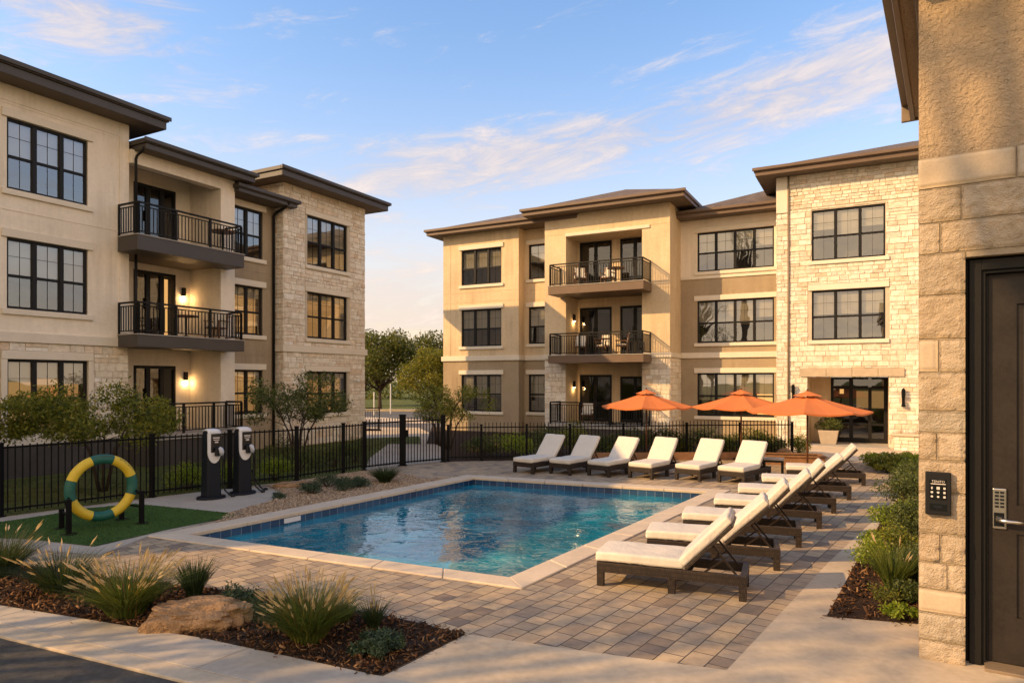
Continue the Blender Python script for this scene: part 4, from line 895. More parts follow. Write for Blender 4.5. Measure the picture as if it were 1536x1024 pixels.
mb = MB(); mb.box(hx-.052,hx+.052,dy-.022,dy-.001,hz-.178,hz+.178); part('lock_plate', mb, M['nickel'], dr, bevel=.012, seg=3)
mb = MB()
for j in range(5):
    zc = hz+.142-j*.031
    mb.box(hx-.034,hx-.004,dy-.028,dy-.0225,zc-.009,zc+.009); mb.box(hx+.004,hx+.034,dy-.028,dy-.0225,zc-.009,zc+.009)
part('lock_buttons', mb, M['navy'], dr, bevel=.003)
mb = MB(); mb.box(hx-.04,hx+.035,dy-.0255,dy-.0225,hz-.155,hz-.035); part('lock_inset', mb, M['screen'], dr, bevel=.01)
mb = MB(); mb.tube([(hx-.005,dy-.023,hz-.095),(hx-.005,dy-.075,hz-.095)],[.03,.022],14); mb.tube([(hx-.02,dy-.075,hz-.095),(hx+.06,dy-.083,hz-.097),(hx+.165,dy-.078,hz-.098)],[.021,.019,.017],12); part('door_handle', mb, M['nickel'], dr, smooth=True)
mb = MB(); mb.box(dx0+.14,dx1,-.06,.16,0,.032); part('threshold', mb, M['gutter'], bn_, bevel=.006)
# roof with deep eave on the side
mb = MB(); ov = .22; ze = 6.2
mb.box(-ov,NX+.4,-.36,ND+.36,ze,ze+.03); part('soffit', mb, M['dash'], bn_)
rf = MB(); rf.quad((-ov,-.36,ze+.4),(NX+.4,-.36,ze+.4),(NX+.4,ND/2,ze+1.2),(-ov,ND/2,ze+1.2)); rf.quad((NX+.4,ND+.36,ze+.4),(-ov,ND+.36,ze+.4),(-ov,ND/2,ze+1.2),(NX+.4,ND/2,ze+1.2)); rf.quad((-ov,-.36,ze+.4),(-ov,ND/2,ze+1.2),(-ov,ND+.36,ze+.4)); rfo = part('roof', rf, M['shingle'], bn_)
mb = MB(); mb.box(-ov-.02,-ov+.04,-.36,ND+.36,ze-.03,ze+.4); mb.box(-ov-.13,-ov-.022,-.40,ND+.40,ze+.19,ze+.40); mb.box(-ov+.17,-ov+.20,-.36,ND+.36,ze-.03,ze-.002); mb.box(-ov-.02,NX+.4,-.42,-.362,ze-.03,ze+.4); mb.box(-ov-.13,NX+.4,ND+.362,ND+.42,ze-.03,ze+.4); part('fascia', mb, M['gutter'], rfo, bevel=.012)
mb = MB(); mb.box(-.04,-.001,0.02,ND,ze-.16,ze-.002); part('frieze_board', mb, M['gutter'], bn_, bevel=.01)

# keypad on the stone pier
kx, kz = (FN.lx(1387,.06)+FN.lx(1428,.06))/2, (FN.z(1408,705,.06)+FN.z(1408,774,.06))/2
kp = thing('keypad', 'black entry keypad with a lettered display, mounted on the stone pier', 'keypad', FN.W(kx,.045,kz), FN.rz)
kw, kh = .098, .190
mb = MB(); mb.box(-kw,kw,-.045,.0,-kh,kh); part('housing', mb, M['panel'], kp, bevel=.010, seg=3)
mb = MB(); mb.box(-.064,.064,-.049,-.0455,-.052,.128); sc = part('screen', mb, M['screen'], kp, bevel=.002)
mb = MB(); mb.box(-.064,.064,-.049,-.0455,-.15,-.085); part('card_reader', mb, M['screen'], kp, bevel=.003)
mb = MB(); mb.box(-.032,.03,-.0515,-.0493,-.122,-.105); mb.box(-.015,.012,-.0510,-.0493,-.136,-.131); part('card_slot', mb, M['navy'], kp)
mb = MB(); mb.box(-.056,.056,-.0508,-.0493,.083,.090)
def disc(mb, x, z, rx, rz, y0=-.0512, y1=-.0493, n=14, f=lambda a: 1):
    mb.add([(x+rx*f(2*math.pi*k/n)*math.cos(2*math.pi*k/n), y, z+rz*f(2*math.pi*k/n)*math.sin(2*math.pi*k/n)) for y in (y0,y1) for k in range(n)], [tuple(reversed(range(n)))]+[(k,(k+1)%n,n+(k+1)%n,n+k) for k in range(n)])
part('display_line', mb, M['ink'], kp)
for r_ in range(3):
    for c_ in range(3):
        mb = MB(); x, z = (-.047,.0,.047)[c_], (.05,.012,-.026)[r_]; hrt = lambda a: 1-.28*max(0,math.sin(a))**6+.18*abs(math.cos(a))*(math.sin(a)>0)
        if (r_,c_) == (0,1): mb.box(x-.012,x+.012,-.0512,-.0493,z-.012,z+.012)
        elif r_ == 1 and c_ < 2: disc(mb, x, z, .009, .010, f=hrt)
        elif c_ == 2: mb.box(x-.008,x+.008,-.0512,-.0493,z-.009,z+.009)
        elif r_ == 0: disc(mb, x, z, .006, .012)
        else: disc(mb, x, z, .010, .009, n=6)
        part('key', mb, M['ink'], kp)
def text_mesh(name, body, size, mat, parent, loc, rot, depth=.0006):
    cu = bpy.data.curves.new(name, 'FONT'); cu.body = body; cu.size = size; cu.extrude = depth; cu.align_x = 'CENTER'; cu.align_y = 'CENTER'
    tmp = bpy.data.objects.new(name, cu); COL.objects.link(tmp); bpy.context.view_layer.update()
    me = bpy.data.meshes.new_from_object(tmp.evaluated_get(bpy.context.evaluated_depsgraph_get())); bpy.data.objects.remove(tmp)
    me.name = name; me.materials.clear(); me.materials.append(mat); o = bpy.data.objects.new(name, me); COL.objects.link(o); o.parent = parent; o.location = loc; o.rotation_euler = rot; return o
text_mesh('display_text', 'TENITO', .028, M['ink'], kp, (0,-.0502,.107), (R_(90),0,0))

# ------------------------------------------------------------------ wall lamps
for (fr, lx_, d, z, lb, pw, gp) in (
    (FL, FL.lx(274,-1.42), -1.42, 5.55, 'small dark wall lamp lit above the left block\'s middle balcony', 5, 1),
    (FL, FL.lx(277,-1.42), -1.42, 2.66, 'small dark wall lamp lit beside the left block\'s ground floor patio door', 5, 1),
    (FR, ox0+.02, .95, 5.45, 'lit wall lamp over the middle balcony of the tan tower', 4, 0),
    (FR, ox0+.02, .95, 2.35, 'lit wall lamp over the ground floor patio of the tan tower', 4, 0)):
    if gp: lamp(fr.W(lx_, d, z), fr.rz, lb, power=pw)
    else: lamp(fr.W(ox0, d, z), fr.rz+R_(90), lb, power=pw)
for u, v, lb in ((1190,590,'black lantern on the limestone wall left of the entrance recess'),(1355,597,'tall black double lantern on the limestone wall right of the glass entrance')):
    lxx = FR.lx(u, 1.66); t_ = thing('wall_lantern', lb, 'lantern', FR.W(lxx, 1.66, FR.z(u,v,1.66)), FR.rz, 'entrance lanterns')
    mb = MB(); mb.box(-.05,.05,-.03,.01,-.32,.30); part('back_plate', mb, M['iron'], t_, bevel=.006)
    mb = MB(); mb.lathe([(.0,.38),(.05,.33),(.065,.30),(.065,.04),(.03,.0),(.0,-.01)],10,(0,-.10,.0)); mb.lathe([(.0,-.06),(.03,-.07),(.075,-.30),(.0,-.31)],10,(0,-.10,0)); part('lantern_body', mb, M['iron'], t_)

# ------------------------------------------------------------------ fences and gate
def fence(label, pts, h, group=None, ext=.0, sub=1.75, tall=()):
    t_ = thing('iron_fence', label, 'fence', (0,0,0), 0, group)
    P_ = [Vector((p[0],p[1],0)) for p in pts]; posts = []
    for i in range(len(P_)-1):
        L_ = (P_[i+1]-P_[i]).length; k = max(1, round(L_/sub))
        for j in range(k):
            a, b = P_[i].lerp(P_[i+1], j/k), P_[i].lerp(P_[i+1], (j+1)/k); posts.append(a)
            mb = MB(); t = (b-a).normalized(); a2, b2 = a+t*.05, b-t*.05
            for z_ in (.13, h-.05): mb.bar(a2+Vector((0,0,z_)), b2+Vector((0,0,z_)), .032, .035)
            m_ = max(2, round((b-a).length/.118))
            for q in range(1,m_): c = a.lerp(b, q/m_); mb.obox((c.x,c.y,(h+ext+.06)/2), t*.0095, Vector((-t.y,t.x,0))*.0095, (0,0,(h+ext-.06)/2))
            part('picket_panel', mb, M['iron'], t_)
    posts.append(P_[-1])
    for c in posts:
        w = .036 if ext else .042; mb = MB(); mb.box(c.x-w,c.x+w,c.y-w,c.y+w,0,h+.02); mb.box(c.x-w-.008,c.x+w+.008,c.y-w-.008,c.y+w+.008,h+.022,h+.045); mb.box(c.x-w-.03,c.x+w+.03,c.y-w-.03,c.y+w+.03,0,.02); part('post', mb, M['iron'], t_)
    return t_
fence('black iron picket fence behind the chargers and ring, along the left block', fence_l, 1.32, 'pool fence runs', 0, 1.9)
fence('low black iron picket fence behind the far row of loungers', fence_r, 1.10, 'pool fence runs', .10, 1.75)
gt = thing('iron_gate', 'double black iron gate between the two fence runs opening to the drive', 'gate')
for a, b in ((Vector(fence_l[-1]), gate_l), (gate_l, gate_r)):
    t = (b-a).normalized(); a2, b2 = a+t*.08, b-t*.08; mb = MB()
    for z_ in (.10, 1.30): mb.bar(a2+Vector((0,0,z_)), b2+Vector((0,0,z_)), .035, .04)
    m_ = round((b-a).length/.12)
    for q in range(m_+1): c = a2.lerp(b2, q/m_); mb.obox((c.x,c.y,.74), t*.0095, Vector((-t.y,t.x,0))*.0095, (0,0,.68))
    part('gate_leaf', mb, M['iron'], gt)
for c, w, h in ((gate_l,.085,1.48),(gate_r,.06,1.42)):
    mb = MB(); mb.box(c.x-w,c.x+w,c.y-w,c.y+w,0,h); mb.box(c.x-w-.01,c.x+w+.01,c.y-w-.01,c.y+w+.01,h+.002,h+.03); mb.box(c.x-w-.04,c.x+w+.04,c.y-w-.04,c.y+w+.04,0,.02); part('gate_post', mb, M['iron'], gt)
mb = MB(); c = gate_l; mb.box(c.x+.09,c.x+.15,c.y-.05,c.y+.05,.85,1.05); part('latch', mb, M['iron'], gt)

# ------------------------------------------------------------------ loungers
LL, LW, LH = 1.74, .69, .29
sag = bpy.data.textures.new('cushion sag', 'CLOUDS'); sag.noise_scale = .22; sag.noise_depth = 2
def soften(o, st=.022):
    sb = o.modifiers.new('dense', 'SUBSURF'); sb.subdivision_type = 'SIMPLE'; sb.levels = sb.render_levels = 3
    dm = o.modifiers.new('sag', 'DISPLACE'); dm.texture = sag; dm.strength = st; dm.mid_level = .5; dm.texture_coords = 'LOCAL'
    for p_ in o.data.polygons: p_.use_smooth = True
    o.modifiers[0].harden_normals = False
def make_lounger(tilt=46):
    t_ = thing('sun_lounger', '', 'lounger')
    w = LW/2; mb = MB()
    mb.box(0,LL,-w,-w+.06,LH-.12,LH); mb.box(0,LL,w-.06,w,LH-.12,LH); mb.box(0,.06,-w+.061,w-.061,LH-.12,LH); mb.box(LL-.07,LL,-w+.061,w-.061,LH-.12,LH)
    part('frame', mb, M['wicker'], t_, bevel=.006)
    mb = MB()
    for k in range(8): x = .14+k*.13; mb.box(x,x+.07,-w+.062,w-.062,LH-.04,LH-.015)
    part('slat_deck', mb, M['legwood'], t_)
    for x in (.044, .90, LL-.045):
        for s_ in (-1,1): mb = MB(); y = s_*(w-.038); mb.box(x-.042,x+.042,y-.036,y+.036,0,LH-.122); part('leg', mb, M['wicker'], t_, bevel=.004)
    hx_, hz_ = 1.04, LH+.02; an = R_(tilt); bl_ = .76; c, s_ = math.cos(an), math.sin(an)
    X = Vector((c,0,s_)); Nn = Vector((-s_,0,c))
    mb = MB(); o = Vector((hx_,0,hz_)); mb.obox(o+X*bl_/2-Nn*.02, X*bl_/2, (0,w-.03,0), Nn*.02); part('backrest', mb, M['wicker'], t_, bevel=.006)
    mb = MB()
    for y in (-w+.12, w-.12):
        p = o+X*.42-Nn*.045; mb.bar((p.x,y,p.z), (p.x+.26,y,LH-.03), .022, .022); mb.bar((p.x+.13,y,(p.z+LH)/2), (p.x-.10,y,LH-.03), .018, .018)
    p = o+X*.42-Nn*.045; mb.bar((p.x,-w+.12,p.z),(p.x,w-.12,p.z),.022,.022); part('backrest_prop', mb, M['legwood'], t_)
    mb = MB(); mb.box(-.02,hx_+.0,-w+.01,w-.01,LH+.004,LH+.125); soften(part('seat_cushion', mb, M['cushion'], t_, bevel=.034, smooth=True, seg=4))
    mb = MB(); mb.obox(o+X*(bl_/2+.02)+Nn*.056, X*(bl_/2+.02), (0,w-.012,0), Nn*.054); soften(part('back_cushion', mb, M['cushion'], t_, bevel=.034, smooth=True, seg=4))
    mb = MB(); mb.bar((-.021,-w+.03,LH+.055),(-.021,w-.03,LH+.055),.006,.006); mb.obox(o+X*(bl_+.041)+Nn*.052,X*.003,(0,w-.04,0),Nn*.003); part('piping', mb, M['trim'], t_)
    return t_
protos = {}
def put_lounger(loc, rz, label, group, tilt):
    if tilt in protos: return dup(protos[tilt], loc, rz, label, group)
    o = protos[tilt] = make_lounger(tilt); o.location = loc; o.rotation_euler = (0,0,rz); o['label'] = label; o['group'] = group; return o
ordw = ['nearest','second','third','fourth','fifth','sixth','seventh']
rowlab = ['cream cushioned wicker lounger nearest the camera, fully in view', 'wicker lounger right behind the nearest one in the row', 'third lounger counted from the camera in the right-hand row',
          'middle lounger of the right-hand row, three on each side', 'third lounger from the far end of the right-hand row', 'second lounger from the far end of the right-hand row', 'lounger at the far end of the right-hand row, nearest the planted entrance']
base, stp = Vector((1.16,8.67,0)), Vector((.832,1.235,0))
adj = [(0,0),(0,-.05),(0,0),(.03,.02),(.0,0),(.05,.03),(.02,0)]
for i in range(7):
    p = base+stp*(0,1,2,3.05,4.1,5.25,6.9)[i]+Vector((*adj[i],0)); put_lounger(p, R_(-20+(-1.5,1.2,0,-.8,1,.5,-1)[i]), rowlab[i], 'loungers in the right-hand row', (46,44,47.5,46,49,44,47.5)[i])
farlab = ['leftmost lounger of the row facing the pool across the far edge', 'second lounger from the left in the far row', 'third lounger from the left in the far row, left of the leftmost umbrella pole',
          'fourth lounger from the left in the far row, right of the leftmost umbrella pole', 'second lounger from the right in the far row', 'rightmost lounger of the far row, beside the wooden side table']
for i,(u,v) in enumerate(((784,709.5),(839,711.5),(897,714.5),(960,718),(1031,721),(1096,725))):
    put_lounger(G(u,v)+Vector((0,.0,0)), R_(50+(0,1,-1,1,0,-1)[i]), farlab[i], 'loungers in the far row', (49,47.5,46,49,47.5,46)[i])
st = thing('side_table', 'small dark wooden side table beside the rightmost far lounger', 'side table', G(1162,714)+Vector((0,.1,0)), R_(-22)); st.scale = (1.05,1.05,1.08)
mb = MB()
for k in range(5): mb.box(-.26,.26,-.25+k*.102,-.25+k*.102+.09,.40,.43)
st_top = part('table_top', mb, M['planter'], st, bevel=.004)
mb = MB(); mb.box(-.24,.24,-.24,.24,.35,.398); part('apron', mb, M['legwood'], st)
for x in (-.215,.215):
    for y in (-.21,.21): mb = MB(); mb.box(x-.03,x+.03,y-.03,y+.03,0,.349); part('leg', mb, M['legwood'], st)

# ------------------------------------------------------------------ umbrellas
def make_umbrella():
    t_ = thing('umbrella', '', 'umbrella'); n = 8; Rr, ze, za = 1.55, 1.69, 2.15
    def rim(k, r, z): a = 2*math.pi*(k+.5)/n; return Vector((r*math.cos(a), r*math.sin(a), z))
    mb = MB(); NS = 7
    for k in range(n):
        vs = []; fs = []
        for j in range(NS+1):
            f = .14+.86*j/NS; r = Rr*f
            for i in range(5):
                q = i/4; p = rim(k,r,0).lerp(rim(k+1,r,0), q); zz = za-(za-ze)*f**.93 - .055*f*math.sin(math.pi*q)*1.0 - .02*math.sin(math.pi*f)
                pull = 1-.02*math.sin(math.pi*q)*f; vs.append((p.x*pull, p.y*pull, zz))
        for j in range(NS):
            for i in range(4): a = j*5+i; fs.append((a,a+5,a+6,a+1))
        vs2 = [rim(k,Rr,ze), rim(k+1,Rr,ze)]
        b0 = len(vs)
        for i in range(5): p = vs[NS*5+i]; vs.append((p[0]*.998,p[1]*.998,p[2]-.045))
        for i in range(4): fs.append((NS*5+i,b0+i,b0+i+1,NS*5+i+1))
        mb.add(vs, fs)
    cn = part('canopy', mb, M['canopy'], t_)
    sm = cn.modifiers.new('cloth thickness', 'SOLIDIFY'); sm.thickness = .006
    mb = MB()
    for k in range(n):
        a, b = rim(k,.36,za-.055), rim(k+1,.36,za-.055); m2 = (a+b)/2*1.03; m2.z = za-.085+.03*(k%2)
        mb.quad((0,0,za+.075), tuple(a), tuple(m2)); mb.quad((0,0,za+.075), tuple(m2), tuple(b))
    vt = part('vent', mb, M['canopy'], cn); sm = vt.modifiers.new('cloth thickness', 'SOLIDIFY'); sm.thickness = .006
    mb = MB(); mb.tube([(0,0,.0),(0,0,za+.05)],.026,14); part('pole', mb, M['pole'], t_, smooth=True)
    mb = MB(); mb.lathe([(0,.14),(.018,.125),(.028,.105),(.025,.075),(0,.07)],12,(0,0,za-.0)); part('finial', mb, M['pole'], t_, smooth=True)
    mb = MB(); mb.lathe([(0,.09),(.05,.09),(.055,.06),(.25,.055),(.26,0),(0,0)],20); part('base', mb, M['frame'], t_)
    mb = MB(); mb.tube([(0,0,1.60),(0,0,1.70)],.05,12); part('hub', mb, M['pole'], t_)
    for k in range(n):
        mb = MB(); a = rim(k,.06,za-.10); b = rim(k,Rr*.975,ze-.035); mb.bar(a, b, .018, .022); c = rim(k,Rr*.42,za-(za-ze)*.42**.93-.09); mb.bar(rim(k,.045,1.64), c, .015, .018); part('rib', mb, M['pole'], t_)
    return t_
um = make_umbrella()
um.location = (4.33,22.0,0); um.rotation_euler = (0,0,R_(6)); um['label'] = 'leftmost orange umbrella, over the middle of the far lounger row'; um['group'] = 'orange pool umbrellas'
um.scale = (.93,.93,1.0)
u2 = dup(um, (7.25,21.6,0), R_(17), 'orange umbrella between the other two, in front of the four-light ground floor window', 'orange pool umbrellas'); u2.scale = (.98,.98,1.0)
u3 = dup(um, (8.07,18.65,0), R_(-4), 'rightmost orange umbrella, largest in view, in front of the entrance recess', 'orange pool umbrellas'); u3.scale = (1.03,1.03,1.0)

# ------------------------------------------------------------------ chargers
def make_charger():
    t_ = thing('vehicle_charger', '', 'charging post'); W_, D_, H_ = .152, .14, 1.46
    mb = MB(); n = 28
    mb.lathe([(0,.06),(.27,.06),(.295,.045),(.30,0),(0,0)], n); b = part('base_plate', mb, M['navy'], t_); b.scale = (1,.86,1)
    # tapered rounded-rect body with domed top
    def ring(z, w, d, yo=0, rr=.05, m_=4):
        out_ = []
        for sx_, sy_, a0 in ((1,1,0),(-1,1,90),(-1,-1,180),(1,-1,270)):
            for i in range(m_+1): a = R_(a0+90*i/m_); out_.append((sx_*(w-rr)+rr*math.cos(a), sy_*(d-rr)+rr*math.sin(a)+yo, z))
        return out_
    def loft(rs, mat, name, par, smooth=True):
        mb = MB(); k = len(rs[0]); mb.add([p for r in rs for p in r], [(i*k+j,i*k+(j+1)%k,(i+1)*k+(j+1)%k,(i+1)*k+j) for i in range(len(rs)-1) for j in range(k)]+[tuple(range((len(rs)-1)*k,len(rs)*k)), tuple(reversed(range(k)))]); return part(name, mb, mat, par)
    loft([ring(.055,W_+.012,D_+.01), ring(.8,W_,D_), ring(1.30,W_-.004,D_-.005,.003), ring(1.41,W_-.02,D_-.02,.01), ring(1.45,W_-.05,D_-.06,.02)], M['navy'], 'body', t_)
    mb = MB(); mb.box(-W_-.002,W_+.002,-D_+.02,D_-.01,.855,.87); part('seam', mb, M['rubber'], t_)
    # white shell: front face with U-shaped foot, wrapping over the top
    pr = []; yf = -D_-.012; w = W_-.012
    out_ = [(-w,1.40),(-w,.98)] + [(-w*math.cos(a)*1.0, .98-.22*math.sin(a)) for a in [R_(x) for x in range(12,180,12)]] + [(w,.98),(w,1.40)]
    mb = MB(); k = len(out_); mb.add([(x,yf,z) for x,z in out_]+[(x,yf+.045,z) for x,z in out_], [tuple(range(k)), ]+[(i,(i+1)%k,k+(i+1)%k,k+i)[::-1] for i in range(k-1)])
    sh = part('white_shell', mb, M['white'], t_, bevel=.008)
    mb = MB(); nn = 8
    pts = [(yf+.0,1.40)]+[(yf+.08-.08*math.cos(R_(x)), 1.40+.085*math.sin(R_(x))) for x in range(15,91,15)]+[(.04,1.486),(.11,1.46)]
    vs = [(x,y,z) for y,z in pts for x in (-w,-w*.5,0,w*.5,w)]; vs2 = []
    for q,(y,z) in enumerate(pts):
        for x in (-w,-w*.5,0,w*.5,w): vs2.append((x,y+.0,z-(.022 if abs(x)>w*.9 else 0)*(q>0)))
    mb.add(vs2, [(q*5+i,q*5+i+1,(q+1)*5+i+1,(q+1)*5+i) for q in range(len(pts)-1) for i in range(4)]); cp = part('cap', mb, M['white'], sh, smooth=True); sm = cp.modifiers.new('shell', 'SOLIDIFY'); sm.thickness = .02; sm.offset = -1
    # black glass fascia, offset to the right
    mb = MB(); mb.box(-w*.60,w*.99,yf-.012,yf-.001,.99,1.385); s2 = part('screen', mb, M['screen'], t_, bevel=.006)
    mb = MB(); mb.box(-.045,.10,yf-.016,yf-.0125,1.285,1.31); mb.box(-.035,.095,yf-.016,yf-.0125,1.245,1.262); mb.box(-.005,.07,yf-.016,yf-.0125,1.19,1.222); part('display_line', mb, M['ink'], s2)
    # holstered connector
    mb = MB(); mb.obox((.06,yf-.045,1.0), (.075,0,0), (0,.035,0), (0,.0,.085)); part('holster', mb, M['rubber'], t_, bevel=.015)
    mb = MB(); mb.tube([(.055,yf-.09,1.095),(.075,yf-.115,1.06),(.09,yf-.12,1.0),(.098,yf-.10,.93)],[.028,.046,.05,.036],12); part('connector', mb, M['greyplastic'], t_, smooth=True)
    mb = MB(); mb.tube([(.098,yf-.10,.93),(.15,yf-.07,.83),(.19,yf+.02,.6),(.20,yf+.05,.35),(.24,yf+.02,.16),(.32,yf-.03,.06),(.37,yf-.04,.028)],.017,8); mb.tube([(.35,yf-.04,.035),(.42,yf-.05,.03)],.035,10); part('cable', mb, M['rubber'], t_, smooth=True)
    return t_
c1 = make_charger(); c1.location = G(315,748)+Vector((0,.05,.0)); c1.rotation_euler = (0,0,R_(52)); c1['label'] = 'dark charging post with white shell, left of the pair, nearer the turf'; c1['group'] = 'charging posts by the fence'
c2 = dup(c1, G(362,741)+Vector((0,.05,0)), R_(50), 'right-hand charging post of the pair, cables running to the right', 'charging posts by the fence')
mb = MB(); mb.tube([(.10,.02,.62),(.22,-.02,.5),(.34,.02,.25),(.50,.05,.05),(.58,.05,.03)],.017,8); mb.tube([(.56,.05,.035),(.63,.05,.03)],.035,10); part('cable', mb, M['rubber'], c2, smooth=True)

# ------------------------------------------------------------------ agility ring
rc = Vector((-6.98,11.62,0)); ra = math.atan2(.80,.66)
rt = thing('agility_ring', 'yellow and green dog agility ring held on black posts over the turf', 'agility ring', rc, ra)
zc, Rm, rm = .685, .485, .082
for k in range(8):
    hw_ = 19.5 if k%2==0 else 25.5; a0 = R_(90-45*k); mb = MB(); mb.torus(Rm, rm, a0-R_(hw_-.15), a0+R_(hw_-.15), 14, 14, lambda p: (p[0],p[1],p[2]+zc)); part('ring_segment', mb, M['green'] if k%2==0 else M['yellow'], rt, smooth=True)
mb = MB(); rr = random.Random(3)
for ctr, n_ in ((90,11),(45,10)):          # worn lettering round the rim
    for k in range(n_):
        a = R_(ctr+14-28*k/(n_-1)); b_ = R_(-52)
        for q in range(rr.choice((1,2,2))):
            al = a+R_(rr.uniform(-.7,.7)); o_ = Vector((math.cos(al),0,math.sin(al))); nn = o_*math.cos(b_)+Vector((0,1,0))*math.sin(b_); tg = Vector((-math.sin(al),0,math.cos(al))); up_ = tg.cross(nn)
            pc = Vector((0,0,zc))+o_*Rm+nn*(rm+.0012); mb.obox(pc+up_*rr.uniform(-.006,.006), tg*(.0035 if q==0 else .009), up_*(.014 if q==0 else .0035), nn*.0015)
part('ring_print', mb, M['faded'], rt)
for sx_ in (-1,1):
    for sy_ in (-1,1):
        x, y = sx_*.56, sy_*.20
        if sy_ > 0: x = sx_*.47; y = .42
        mb = MB(); mb.box(x-.035,x+.035,y-.035,y+.035,0.01,.58 if sy_ < 0 else .34); po = part('post', mb, M['iron'], rt, bevel=.004)
        mb = MB(); mb.lathe([(0,.022),(.12,.022),(.125,0),(0,0)],16,(x,y,0)); part('foot_plate', mb, M['iron'], po)
    mb = MB(); mb.bar((sx_*.56,-.20,.5),(sx_*.50,0,.62),.03,.03); mb.bar((sx_*.56,-.2,.30),(sx_*.47,.42,.30),.025,.025); part('bracket', mb, M['iron'], rt)

# ------------------------------------------------------------------ balcony furniture
def make_chair(woody=True):
    t_ = thing('patio_chair', '', 'chair'); a = M['pole'] if woody else M['rail']
    mb = MB(); mb.box(-.25,.25,-.25,.24,.36,.40); part('seat', mb, a, t_, bevel=.006)
    mb = MB(); mb.box(-.23,.23,-.22,.22,.402,.47); part('cushion', mb, M['cushion'], t_, bevel=.025, smooth=True)
    mb = MB(); mb.obox((0,.28,.68),(.25,0,0),(0,.02,.0),(0,.05,.25)); part('backrest', mb, M['cushion'], t_, bevel=.02, smooth=True)
    for s_ in (-1,1):
        for y in (-.22,.23): mb = MB(); mb.bar((s_*.24,y,0),(s_*.24,y+(.07 if y>0 else 0),.62 if y<0 else .9),.04,.04); part('leg', mb, a, t_)
        mb = MB(); mb.box(s_*.26-.03,s_*.26+.03,-.26,.28,.60,.63); part('armrest', mb, a, t_)
    return t_
def make_table():
    t_ = thing('patio_table', '', 'table'); mb = MB(); mb.lathe([(0,.72),(.38,.72),(.39,.70),(.38,.68),(0,.68)],20); part('table_top', mb, M['pole'], t_)
    mb = MB(); mb.lathe([(.0,.68),(.035,.67),(.03,.1),(.22,.03),(.23,0),(0,0)],14); part('pedestal', mb, M['rail'], t_); return t_
chs = [(FR,-4.7,2.1,3.63,20,'cream backed chair at the left end of the tan tower\'s middle balcony'),(FR,-3.75,1.75,3.63,-10,'chair behind the round table on the tan tower\'s middle balcony'),(FR,-2.75,2.2,3.63,-70,'chair right of the round table on the tan tower\'s middle balcony'),
       (FR,-3.6,1.6,6.69,0,'chair by the table on the tan tower\'s top balcony'),(FR,-4.75,2.0,6.69,30,'chair at the left end of the tan tower\'s top balcony'),(FR,-4.4,2.1,.6,10,'cushioned chair on the ground floor patio of the tan tower'),
       (FL,6.0,.35,3.86,-70,'cushioned chair at the right end of the left block\'s middle balcony')]
c0_ = make_chair()
for i,(fr,lx_,d,z,a,lb) in enumerate(chs):
    loc = fr.W(lx_,d,z); rz = fr.rz+R_(a)
    if i == 0: c0_.location = loc; c0_.rotation_euler = (0,0,rz); c0_['label'] = lb; c0_['group'] = 'balcony chairs'
    else: dup(c0_, loc, rz, lb, 'balcony chairs')
tbs = [(FR,-3.55,2.3,3.63,'round table on the tan tower\'s middle balcony'),(FR,-3.0,2.2,6.69,'round table on the tan tower\'s top balcony'),(FR,-3.2,2.2,.6,'round table on the tan tower\'s ground floor patio'),(FL,5.0,.2,3.86,'round table on the left block\'s middle balcony'),(FL,6.1,.55,6.73,'table at the right end of the left block\'s top balcony')]
t0_ = make_table()
for i,(fr,lx_,d,z,lb) in enumerate(tbs):
    loc = fr.W(lx_,d,z)
    if i == 0: t0_.location = loc; t0_['label'] = lb; t0_['group'] = 'balcony tables'
    else: dup(t0_, loc, .3*i, lb, 'balcony tables')

# ------------------------------------------------------------------ plants
LEAF = [(-.5,0,0),(-.1,.2,.05),(.5,0,.0),(-.1,-.2,.05)]; LEAFF = [(0,3,2,1)]
def blob_points(rg, c, r, n, sq=.85, shell=.45):
    d = rg.normal(size=(n,3)); d /= np.linalg.norm(d,axis=1)[:,None]; d[:,2] *= sq
    return np.array(c)+d*(r*(shell+(1-shell)*rg.random(n)**.6))[:,None]*(1+.18*rg.normal(size=n))[:,None]
def leaves(name, rg, blobs, dens, size, mat, parent, sq=.85, flat=None, asp=1.0):
    P = np.concatenate([blob_points(rg, c, r, max(8,int(dens*r*r)), sq) for c, r in blobs]); P[:,2] = np.maximum(P[:,2], .02); n = len(P)
    s_ = size*rg.uniform(.6,1.35,n); return scatter(name, LEAF, LEAFF, P, rand_rot(rg,n,flat), np.column_stack([s_,s_*asp,s_]), M[mat], parent)
def tree(label, loc, h, cr, mat, seed, lean=0, dens=260, size=.16, trunk_h=.32, nb=22, name='tree', group=None, sq=.8, core=True):
    rg = np.random.default_rng(seed); r = random.Random(seed); t_ = thing(name, label, 'tree', loc, r.uniform(0,6), group)
    th = h*trunk_h; tr = max(.05, h*.022); mb = MB(); mb.tube([(0,0,-.1),(.03,.02,th*.5),(lean*.3,.0,th)],[tr*1.35,tr,tr*.85],9); blobs = []
    for k in range(nb):
        a = 2.4*k+r.uniform(-.4,.4); f = (k+.5)/nb; zz = th+(h-th)*(.22+.68*f); rr = cr*math.sqrt(max(.05,1-((f-.35)/.72)**2))*r.uniform(.45,.95)
        e = Vector((rr*math.cos(a)+lean, rr*math.sin(a), zz)); m_ = Vector((lean*.3,0,th))*.45+e*.55+Vector((0,0,-.06*h)); s0 = Vector((lean*.3*.8,0,th*r.uniform(.75,1.0)))
        mb.tube([s0, m_, e],[tr*.5,tr*.28,tr*.08],5); blobs.append((e, cr*r.uniform(.24,.42)))
    part('trunk', mb, M['bark'], t_, smooth=True); leaves('crown', rg, blobs, dens/(cr*.33)**2*1.0, size, mat, t_, sq); return t_
